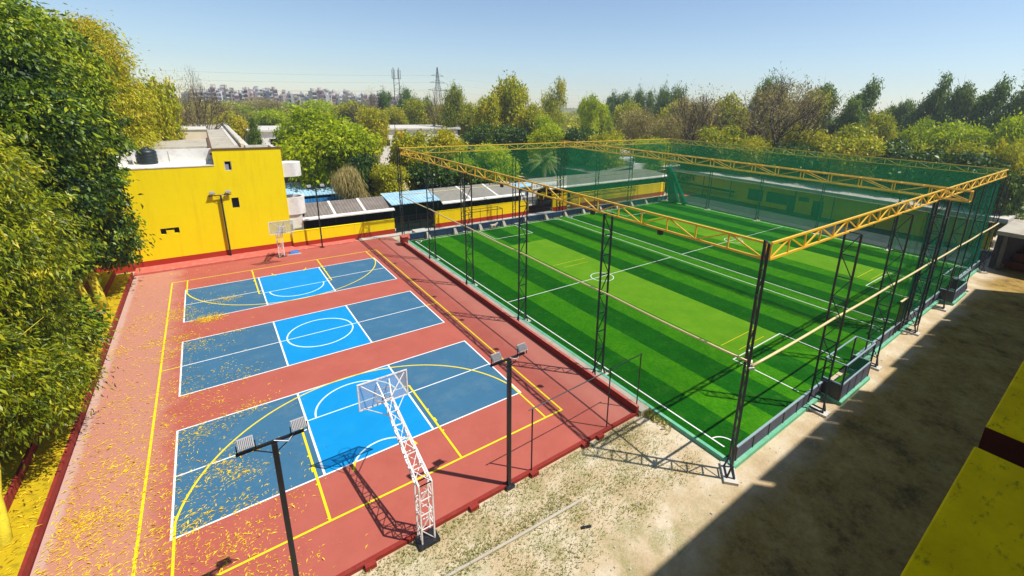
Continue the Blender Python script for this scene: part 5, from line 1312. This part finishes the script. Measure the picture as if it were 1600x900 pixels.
near_tree(-6.3, 31.5, [(-6.6,31.5,17.6,2.5,2.6,1.9,0.15),(-7.3,31,14,3.2,3.2,3.0,0.05),(-7.3,31,10,3.0,3.2,3.0,-0.05)],
    'tall dark tree behind the glossy tree at the upper left', 'leaf_dark', 0.36, 2200, 14, 16, [(-6.2,31,16),(-7,31,13),(-6,31,11)], width=0.2, droop=0.4, spread=0.4, tint=(0.55,0.22), painted=False)
# yellow painted trunks of the second row, seen between the steps and the leaves
for x, y, lab in ((-5.2,23.4,'thin yellow painted trunk on the steps, left of the glossy tree\'s trunk'),(-4.3,20.6,'yellow painted leaning trunk on the steps, right of the glossy tree\'s trunk')):
    t = thing('young_tree', lab, 'tree', (x,y,0.3), 'leafy trees over the yellow steps')
    MB().tube([(x,y,0.2),(x-0.1,y+0.2,1.6),(x-0.5,y+0.5,3.6),(x-0.6,y+0.6,5.5)],[0.17,0.14,0.11,0.05],8).build('trunk', M['bark_painted'], t, smooth=True)
    me = foliage('crown', [(-0.6,0.6,4.6,1.3,1.3,1.5)], 260, 14, 0.3, M['leaf_dark'], 5, width=0.2, droop=0.5, spread=0.3, tint=(0.4,0.2))
    o = bpy.data.objects.new('crown', me); COL.objects.link(o); o.parent = t

# tree kinds seen farther off: unit trees (height 10, radius 4) copied and scaled
def kind_lobes(seed, n, rz, zc, r=4.0, flat=1.0, tcol=0.1, zmin=1.5):
    rd = random.Random(seed); L = [(0,0,zc,r*0.62,r*0.62,rz*0.75,0)]
    for i in range(n):
        a = 2*math.pi*i/n + rd.uniform(-.4,.4); q = rd.uniform(0.35,0.62)*r; zz = zc + rd.uniform(-0.75,0.62)*rz
        s = rd.uniform(0.30,0.48)*r
        L.append((q*math.cos(a), q*math.sin(a), max(zmin,zz), s, s, s*flat*rd.uniform(0.7,1.0), rd.uniform(-tcol,tcol)+0.10*(zz-zc)/rz))
    return L
KIND = {}
def make_kind(key, variants, crown_fn, trunkmat, bare=False):
    KIND[key] = []
    for v in range(variants):
        trunk, crown = crown_fn(v)
        KIND[key].append((trunk, crown))
def std_kind(mat, n, zc, rz, nclump, per, leaf, trunkmat='bark', r=4.0, flat=0.8, tcol=0.12, **kw):
    def fn(v):
        sd = hash((mat, n, v)) % 1000 if False else (len(mat)*37 + n*11 + v*101 + nclump) % 9973
        L = kind_lobes(sd, n, rz, zc, r, flat, tcol)
        me = foliage('crown', L, nclump, per, leaf, M[mat], sd, **kw)
        m = MB(); limbs(m, (0,0,0), [(l[0],l[1],l[2]) for l in L[1:6]], 0.20, sd)
        tmp = m.build('trunk', M[trunkmat], smooth=True); tm = tmp.data; bpy.data.objects.remove(tmp)
        return tm, me
    return fn
make_kind('lime', 3, std_kind('leaf_lime', 13, 6.4, 3.4, 1500, 12, 0.34, r=4.2, width=0.24, droop=0.3, spread=0.30, tint=(0.5,0.2), tcol=0.2), 'bark')
make_kind('olive', 3, std_kind('leaf_olive', 12, 5.9, 3.9, 1400, 12, 0.34, width=0.26, droop=0.3, spread=0.30, tint=(0.55,0.22), tcol=0.2, flat=0.95), 'bark')
make_kind('deep', 3, std_kind('leaf_deep', 12, 5.6, 3.9, 1400, 12, 0.36, width=0.28, droop=0.3, spread=0.28, tint=(0.5,0.25), tcol=0.2, flat=0.95), 'bark')
make_kind('brown', 2, std_kind('leaf_brown', 14, 5.9, 3.8, 1100, 11, 0.26, trunkmat='bark_grey', width=0.16, droop=0.1, spread=0.38, tint=(0.5,0.25), tcol=0.2), 'bark')
make_kind('euca', 2, std_kind('leaf_euca', 10, 6.6, 3.3, 700, 12, 0.36, r=4.0, width=0.2, droop=0.4, spread=0.36, tint=(0.5,0.22), shell=0.6), 'bark_grey')
make_kind('tall', 2, std_kind('leaf_olive', 11, 6.8, 3.2, 620, 12, 0.30, r=4.0, width=0.2, droop=0.4, spread=0.30, tint=(0.42,0.2), shell=0.6), 'bark_grey')
def deuca(v):
    rd = random.Random(40+v); L = []; tips = []
    for i in range(13):
        z = rd.uniform(4.2,9.3); q = rd.uniform(0.5,3.0); a = rd.uniform(0,2*math.pi); cx, cy_ = q*math.cos(a)+0.20*(z-5), q*math.sin(a)
        L.append((cx,cy_,z, rd.uniform(0.9,1.6),rd.uniform(0.9,1.5),rd.uniform(0.5,0.85), rd.uniform(-.1,.15)+0.05*(z-6))); tips.append((cx,cy_,z))
    L += [(0,0,3.6,3.2,3.2,2.0,-0.15),(0.8,0.5,6.2,2.6,2.4,1.8,-0.08)]
    me = foliage('crown', L, 1300, 12, 0.32, M['leaf_euca'], 60+v, width=0.2, droop=0.35, spread=0.26, tint=(0.42,0.22), shell=0.6)
    m = MB(); limbs(m, (0,0,0), tips[:8], 0.17, v); tmp = m.build('trunk', M['bark'], smooth=True); tm = tmp.data; bpy.data.objects.remove(tmp)
    return tm, me
make_kind('deuca', 3, deuca, 'bark')
def bare(v):
    rd = random.Random(70+v); m = MB()
    m.tube([(0,0,0),(0.1,0,1.2),(0.05,0.1,2.6)],[0.26,0.2,0.17],8)
    for i in range(5):
        a = 2*math.pi*i/5+rd.uniform(-.4,.4); sp = 0.75 if i else 0.1
        d = Vector((math.cos(a)*sp, math.sin(a)*sp, 0.85)).normalized()
        branching(m, Vector((0.05,0.1,2.5)), d, 2.1, 0.14, 5, rd, 0.5, 0.12)
    tmp = m.build('trunk', M['bark'], smooth=True); tm = tmp.data; bpy.data.objects.remove(tmp)
    me = foliage('crown', [(0,0,6.6,3.3,3.3,2.8)], 320, 7, 0.20, M['leaf_brown'], 90+v, width=0.12, droop=0.1, spread=0.4, tint=(0.5,0.25), shell=0.5)
    return tm, me
make_kind('bare', 3, bare, 'bark_grey')
def conifer(v):
    L = []; rd = random.Random(9)
    for i in range(9):
        z = 1.8+i*0.92; w = 3.3*(1-i/9.6)
        for k in range(6 if i < 7 else 3):
            a = 2*math.pi*k/6+i*0.5; L.append((w*0.62*math.cos(a), w*0.62*math.sin(a), z, w*0.42+0.2, w*0.42+0.2, 0.34, rd.uniform(-.1,.1)))
    me = foliage('crown', L, 1500, 12, 0.34, M['leaf_dark'], 3, width=0.14, droop=0.25, spread=0.2, tint=(0.38,0.2))
    m = MB(); m.tube([(0,0,0),(0,0,9.5)],[0.3,0.05],8); tmp = m.build('trunk', M['bark'], smooth=True); tm = tmp.data; bpy.data.objects.remove(tmp)
    return tm, me
make_kind('conifer', 1, conifer, 'bark')
TN = {'lime':'lime_green_tree','olive':'olive_tree','deep':'dark_green_tree','brown':'dry_brown_tree','euca':'eucalyptus_tree','tall':'slender_tree','deuca':'eucalyptus_tree','bare':'leafless_tree','conifer':'conifer_tree'}
rt = random.Random(21)
cnt = {}
for k, x, y, h, r, lab in BG_TREES:
    v = cnt.get(k, 0); cnt[k] = v+1
    tm, cm = KIND[k][v % len(KIND[k])]
    t = thing(TN[k], lab, 'tree', (x,y,-0.1), 'trees around and beyond the grounds')
    rad = 4.6 if k != 'bare' else 4.4
    s = r/rad*1.02
    hz = h/10.0*0.99
    t.scale = (s, s, hz)
    if k != 'deuca': t.rotation_euler = (0,0,rt.uniform(0,6.28))
    else: t.rotation_euler = (0,0,-0.9+rt.uniform(-.3,.3))
    for nm, me in (('trunk',tm),('crown',cm)):
        o = bpy.data.objects.new(nm, me); COL.objects.link(o); o.parent = t

# palm
t = thing('palm_tree', 'palm with arching fronds seen through the net in front of the long hall', 'tree', (43.4, 39.0, 0))
px_, py_, ph = 43.4, 39.0, 5.6
MB().tube([(px_,py_,0),(px_+.1,py_,2.5),(px_,py_,ph)],[0.28,0.2,0.17],9).build('trunk', M['bark_grey'], t, smooth=True)
rd = random.Random(2); P=[];D=[];W=[];NR=[];Ls=[];Ts=[]
st = MB()
for i in range(26):
    a = rd.uniform(0,6.28); el = rd.uniform(-0.1,1.25); L_ = rd.uniform(2.4,3.4); pts = []
    for j in range(12):
        u = j/11; rr = L_*u*math.cos(el*0.9); z = ph + L_*u*math.sin(el) - 2.2*u*u*(1.1-0.3*el)
        pts.append(Vector((px_+rr*math.cos(a), py_+rr*math.sin(a), z)))
    st.tube(pts, [0.03]*12, 3)
    for j in range(1,11):
        for q in range(4):
            for s in (-1,1):
                p = pts[j].lerp(pts[j+1], q/4); d = (pts[j+1]-pts[j]).normalized(); sd_ = d.cross(Vector((0,0,1))).normalized()*s
                dd = (sd_*0.8+d*0.5+Vector((0,0,-0.45))).normalized()
                P.append(p-t.location); D.append(dd); W.append(d*0.05); NR.append(Vector((0,0,1))); Ls.append(0.65*math.sin(math.pi*(0.15+0.8*j/11))); Ts.append(rd.uniform(0.3,0.9))
me = leafmesh('fronds', np.array(P), np.array(D), np.array(W), np.array(NR), np.array(Ts), np.array(Ls), M['leaf_euca'])
o = bpy.data.objects.new('fronds', me); COL.objects.link(o); o.parent = t
st.build('frond_stems', M['bark_grey'], t)

# dead creeper hanging over the sheds
t = thing('dead_creeper', 'mass of dead pale brown creeper drooping beside the dark green tree', 'creeper', (16.2, 37.2, 0))
MB().tube([(16.2,37.2,0),(16.1,37.1,2.2),(15.4,37.0,4.4),(15.0,36.9,5.8)],[0.35,0.28,0.22,0.1],8).build('stem', M['bark_grey'], t, smooth=True)
me = foliage('hanging_strands', [(-1.2,-0.3,6.1,0.8,0.8,0.9,0.1),(-1.9,-0.3,5.2,1.0,1.0,1.3,0.1),(-1.0,-0.3,4.6,1.0,1.0,1.3,0),(-0.4,-.2,3.2,0.8,0.8,1.2,0),(0.1,0,2.0,0.7,0.7,1.1,-.1)], 900, 12, 0.75, M['leaf_brown'], 8, width=0.035, droop=1.6, spread=0.2, tint=(0.75,0.15), shell=0.7)
o = bpy.data.objects.new('hanging_strands', me); COL.objects.link(o); o.parent = t
# bare shrub over the upper yellow wall
t = thing('bare_shrub', 'small leafless shrub in front of the upper yellow wall', 'shrub', (65, 37.5, 0))
m = MB(); rd = random.Random(12)
for i in range(6):
    a = i*1.05; branching(m, Vector((65,37.5,1.0)), Vector((0.6*math.cos(a),0.4*math.sin(a),0.8)).normalized(), 1.1, 0.05, 3, rd, 0.5, 0.1)
m.tube([(65,37.5,0),(65,37.5,1.1)],[0.12,0.08],6)
m.build('branches', M['bark'], t)

# far scrub woodland that reads as one mass
rg2 = np.random.default_rng(77); L = []
for i in range(1100):
    az = rg2.uniform(-1.05, 1.25); D_ = rg2.uniform(105, 420)**1.0
    hx, hy = math.sin(az+0.65), math.cos(az+0.65)
    x, y = 2.7+hx*D_, -16+hy*D_
    if x < -60 and y < 60: continue
    if -12 < x < 30 and y < 112: continue
    if 28 < x < 118 and 60 < y < 118 : continue
    rr = rg2.uniform(3,6.5); hh = rg2.uniform(5.5,9.5) if D_ > 150 else rg2.uniform(3.5,6.5)
    L.append((x, y, hh*0.5, rr, rr, hh*0.62, rg2.normal()*0.16))
me = foliage('far_woodland', L, 21000, 9, 1.0, M['leaf_olive'], 5, width=0.42, droop=0.1, spread=0.85, shell=0.85, tint=(0.50,0.16), upper=0.85)
o = bpy.data.objects.new('far_woodland', me); COL.objects.link(o); o['kind'] = 'stuff'; o['label'] = 'low scrub woodland running to the horizon'; o['category'] = 'woodland'
L2 = [l for i, l in enumerate(L) if i % 2 == 0 and l[0] < 95]
me = foliage('far_green_scrub', [(a+3,b+2,c,d_,e,f_*1.05,g_) for a,b,c,d_,e,f_,g_ in L2], 7000, 9, 1.0, M['leaf_lime'], 6, width=0.42, droop=0.1, spread=0.9, shell=0.85, tint=(0.4,0.16), upper=0.9)
o = bpy.data.objects.new('far_green_scrub', me); COL.objects.link(o); o['kind'] = 'stuff'; o['label'] = 'brighter green scrub among the far woodland'; o['category'] = 'scrub'

# houses along the horizon
HC = [('pale cream',(0.55,0.47,0.38)),('dusty pink',(0.46,0.34,0.30)),('white',(0.66,0.64,0.62)),('brick red',(0.34,0.21,0.17)),('pale blue',(0.44,0.48,0.53)),('grey',(0.38,0.36,0.36))]
HM = [paint('house_'+n.replace(' ','_'), c, 0.12, 0.3, 0.9, fine=2) for n, c in HC]
rh = random.Random(31)
NUM = ['first','second','third','fourth','fifth','sixth','seventh','eighth','ninth','tenth']
def ordinal(i):
    tens = ['','eleventh','twelfth','thirteenth','fourteenth','fifteenth','sixteenth','seventeenth','eighteenth','nineteenth','twentieth']
    if i < 10: return NUM[i]
    if i >= 99: return 'hundredth' if i == 99 else 'hundred and '+NUM[i-100]
    if i < 20: return tens[i-9]
    T_ = {2:'twenty',3:'thirty',4:'forty',5:'fifty',6:'sixty',7:'seventy',8:'eighty',9:'ninety',10:'one hundred',11:'one hundred and ten'}; q, r_ = divmod(i+1, 10)
    return (T_[q]+'-'+NUM[r_-1]) if r_ else {3:'thirtieth',4:'fortieth',5:'fiftieth',6:'sixtieth',7:'seventieth',8:'eightieth',9:'ninetieth'}[q]
for i, (x, y, h, w) in enumerate(HOUSES):
    c = rh.randrange(len(HC)); st_ = max(3, int(h/3.3))
    t = thing('city_house', '%s %s-storey house on the skyline, %s of the row from the left' % (HC[c][0], {3:'three',4:'four',5:'five',6:'six',7:'seven',8:'eight'}.get(st_, 'many'), ordinal(i)), 'house', (x,y,0), 'houses along the horizon')
    d_ = Vector((x-2.7,y+16,0)).normalized(); ang = math.atan2(-d_.x, d_.y) + rh.uniform(-.3,.3)
    m = MB(); dep = rh.uniform(8,14); m.box(-w/2,0,0,w/2,dep,h-0.9)
    for k in range(1, st_+1): m.box(-w/2-0.25,-0.9,k*h*0.96/st_-0.18,w/2+0.25,-0.001,k*h*0.96/st_)
    m.box(-w/2,-0.02,h-0.899,-w/2+0.2,dep,h); m.box(w/2-0.2,-0.02,h-0.899,w/2,dep,h); m.box(-w/2+0.201,-0.02,h-0.899,w/2-0.201,0.2,h-0.1)
    L = t.location.copy()
    def bd(mb, nm, mt, par=t):
        me_ = bpy.data.meshes.new(nm); me_.from_pydata(mb.v, [], mb.f); me_.materials.append(mt); me_.update()
        o_ = bpy.data.objects.new(nm, me_); COL.objects.link(o_); o_.parent = par; return o_
    bd(m, 'walls', HM[c])
    m = MB(); m.box(-w*0.3,dep*0.3,h-0.89,w*0.1+rh.uniform(0,2),dep*0.6,h+rh.uniform(1.2,2.6)); bd(m, 'stair_head', HM[rh.randrange(3)])
    if rh.random() < 0.6:
        m = MB(); m.tube([(w*0.3,dep*0.3,h-0.89),(w*0.3,dep*0.3,h+1.1)],[0.9,0.9],8); bd(m, 'roof_tank', M['black_steel'] if rh.random()<.5 else M['white_plaster'])
    nw = 2 if w < 7 else 3
    for k in range(1, st_):
        for j in range(nw):
            if rh.random() < 0.5: continue
            xc = -w/2 + w*(j+0.5)/nw; z = k*h*0.96/st_+0.7
            m = MB(); m.box(xc-0.7,-0.05,z,xc+0.7,-0.004,z+1.4); bd(m, 'window', M['dark_void'])
    t.rotation_euler = (0,0,ang)

# ================================================================== LOOSE LEAVES AND GRASS
rg3 = np.random.default_rng(4)
def scatter(name, N_, xy_fn, size, width, mat, zb, tilt=0.15, tint=(0.6,0.25), label=None, cat=None, up=False):
    xy = xy_fn(N_); n = len(xy)
    P = np.column_stack([xy, np.full(n, zb)])
    a = rg3.uniform(0, 2*math.pi, n) if up else rg3.normal(0.5, 0.75, n)
    if up: D = unit(np.column_stack([np.cos(a)*0.5, np.sin(a)*0.5, np.full(n, 1.0)]))
    else: D = unit(np.column_stack([np.cos(a), np.sin(a), np.abs(rg3.normal(0, tilt, n))]))
    W = unit(np.cross(D, np.array([0,0,1.0])+rg3.normal(size=(n,3))*0.15))*width
    NR = unit(np.cross(W, D)); NR[:,2] = np.abs(NR[:,2])
    L = size*np.clip(rg3.lognormal(0, 0.35, n), 0.4, 2.2); T = tint[0]+rg3.normal(size=n)*tint[1]
    me = leafmesh(name, P, D, W, NR, T, L, mat, fold=0.3 if not up else 0.05)
    me.vertices.foreach_get
    o = bpy.data.objects.new(name, me); COL.objects.link(o); o['kind'] = 'stuff'
    if label: o['label'] = label; o['category'] = cat
    return o
cl = rg3.uniform([-3.1,-4.0],[4.6,22.0], size=(150,2)); cl[:90,1] = -4+np.abs(rg3.normal(0,6.0,90)); cl[:,0] = -3.1 + (cl[:,0]+3.1)*rg3.uniform(0.3,1.0,150); cw = rg3.exponential(1.0,150)**1.4; cw /= cw.sum()
def litter_xy(n):
    k = rg3.choice(150, n, p=cw); a = cl[k] + rg3.normal(size=(n,2))*np.array([0.42,0.36])
    b = np.column_stack([-3.2+np.abs(rg3.normal(0,3.4,n)), rg3.uniform(-4.1,29,n)])
    near = np.column_stack([-3.2+np.abs(rg3.normal(0,2.3,n)), -4.1+np.abs(rg3.normal(0,8.0,n))])
    r_ = rg3.random(n)
    xy = np.where((r_ < 0.62)[:,None], a, np.where((r_ < 0.80)[:,None], b, near))
    keep = (xy[:,0] > -3.2) & (xy[:,0] < 12) & (xy[:,1] > -4.2) & (xy[:,1] < 29.3)
    # thinner with distance from the trees
    keep &= rg3.random(n) < np.clip(1.25-np.maximum(xy[:,0]-0.3,0)*0.22, 0.03, 1)*np.clip(1.15-(xy[:,1]-8)*0.028, 0.35, 1)
    return xy[keep]
scatter('fallen_leaves', 15000, litter_xy, 0.10, 0.11, M['litter'], 0.017, label='slender yellow leaves strewn over the left side of the court', cat='fallen leaves')
def step_xy(n): return np.column_stack([rg3.uniform(-4.2,-3.45,n), rg3.uniform(-6,29,n)])
scatter('fallen_leaves_on_step', 1500, step_xy, 0.13, 0.12, M['litter'], 0.372, label='yellow leaves lying on the lowest yellow step', cat='fallen leaves')
gc = rg3.uniform([2.5,-8.3],[16.5,-4.8], size=(110,2))
def grass_xy(n):
    k = rg3.integers(0,110,n); a = gc[k]+rg3.normal(size=(n,2))*np.array([0.55,0.28])
    b = np.column_stack([rg3.uniform(4.5,16.6,n), -4.55-np.abs(rg3.normal(0,0.30,n))])
    c = np.column_stack([rg3.uniform(6.5,11.5,n), -6.1+rg3.normal(0,0.18,n)])
    r_ = rg3.random(n); xy = np.where((r_<0.78)[:,None], a, np.where((r_<0.91)[:,None], b, c))
    return xy[(xy[:,1] < -4.5) & (xy[:,1] > -9)]
scatter('grass_tufts', 22000, grass_xy, 0.075, 0.12, M['grass'], -0.11, up=True, tint=(0.45,0.25), label='dry grass tufts on the soil below the red court', cat='grass')
def weed_xy(n): return np.column_stack([17.45+rg3.normal(0,0.12,n), -4.6+rg3.normal(0,0.5,n)])
scatter('kerb_weeds', 700, weed_xy, 0.18, 0.14, M['grass'], -0.11, up=True, tint=(0.5,0.2), label='weeds at the near end of the low red wall', cat='weeds')
def peb_xy(n): return np.column_stack([rg3.uniform(5,34,n), rg3.uniform(-10.2,-4.6,n)])
m = MB(); 
for x, y in peb_xy(800):
    if y > -9.15 and x > 17: continue
    s = abs(rg3.normal(0.0,0.022))+0.008
    m.hexa([(x-s,y-s*.7,-0.11),(x+s,y-s*.8,-0.11),(x+s*.8,y+s*.8,-0.11),(x-s*.9,y+s*.7,-0.11)],[(x-s*.5,y-s*.4,-0.1+s*.6),(x+s*.5,y-s*.4,-0.1+s*.5),(x+s*.4,y+s*.4,-0.1+s*.6),(x-s*.5,y+s*.4,-0.1+s*.7)])
o = m.build('pebbles', M['concrete']); o['kind'] = 'stuff'; o['label'] = 'small pebbles and rubble on the soil'; o['category'] = 'pebbles'

# ================================================================== HAZE
HZ = 0.0006
m = MB(); m.box(-560,-140,-1.1,760,640,60)
hz = m.build('haze', None) if False else None
me = bpy.data.meshes.new('haze'); me.from_pydata(m.v, [], m.f)
hm = bpy.data.materials.new('pale_haze'); hm.use_nodes = True; hn = hm.node_tree; hn.nodes.clear()
ho = hn.nodes.new('ShaderNodeOutputMaterial'); hv = hn.nodes.new('ShaderNodeVolumePrincipled')
hv.inputs['Color'].default_value = (0.80,0.90,1.0,1); hv.inputs['Density'].default_value = HZ; hv.inputs['Anisotropy'].default_value = 0.3
hn.links.new(hv.outputs[0], ho.inputs['Volume'])
me.materials.append(hm); o = bpy.data.objects.new('haze', me); COL.objects.link(o); o['kind'] = 'stuff'
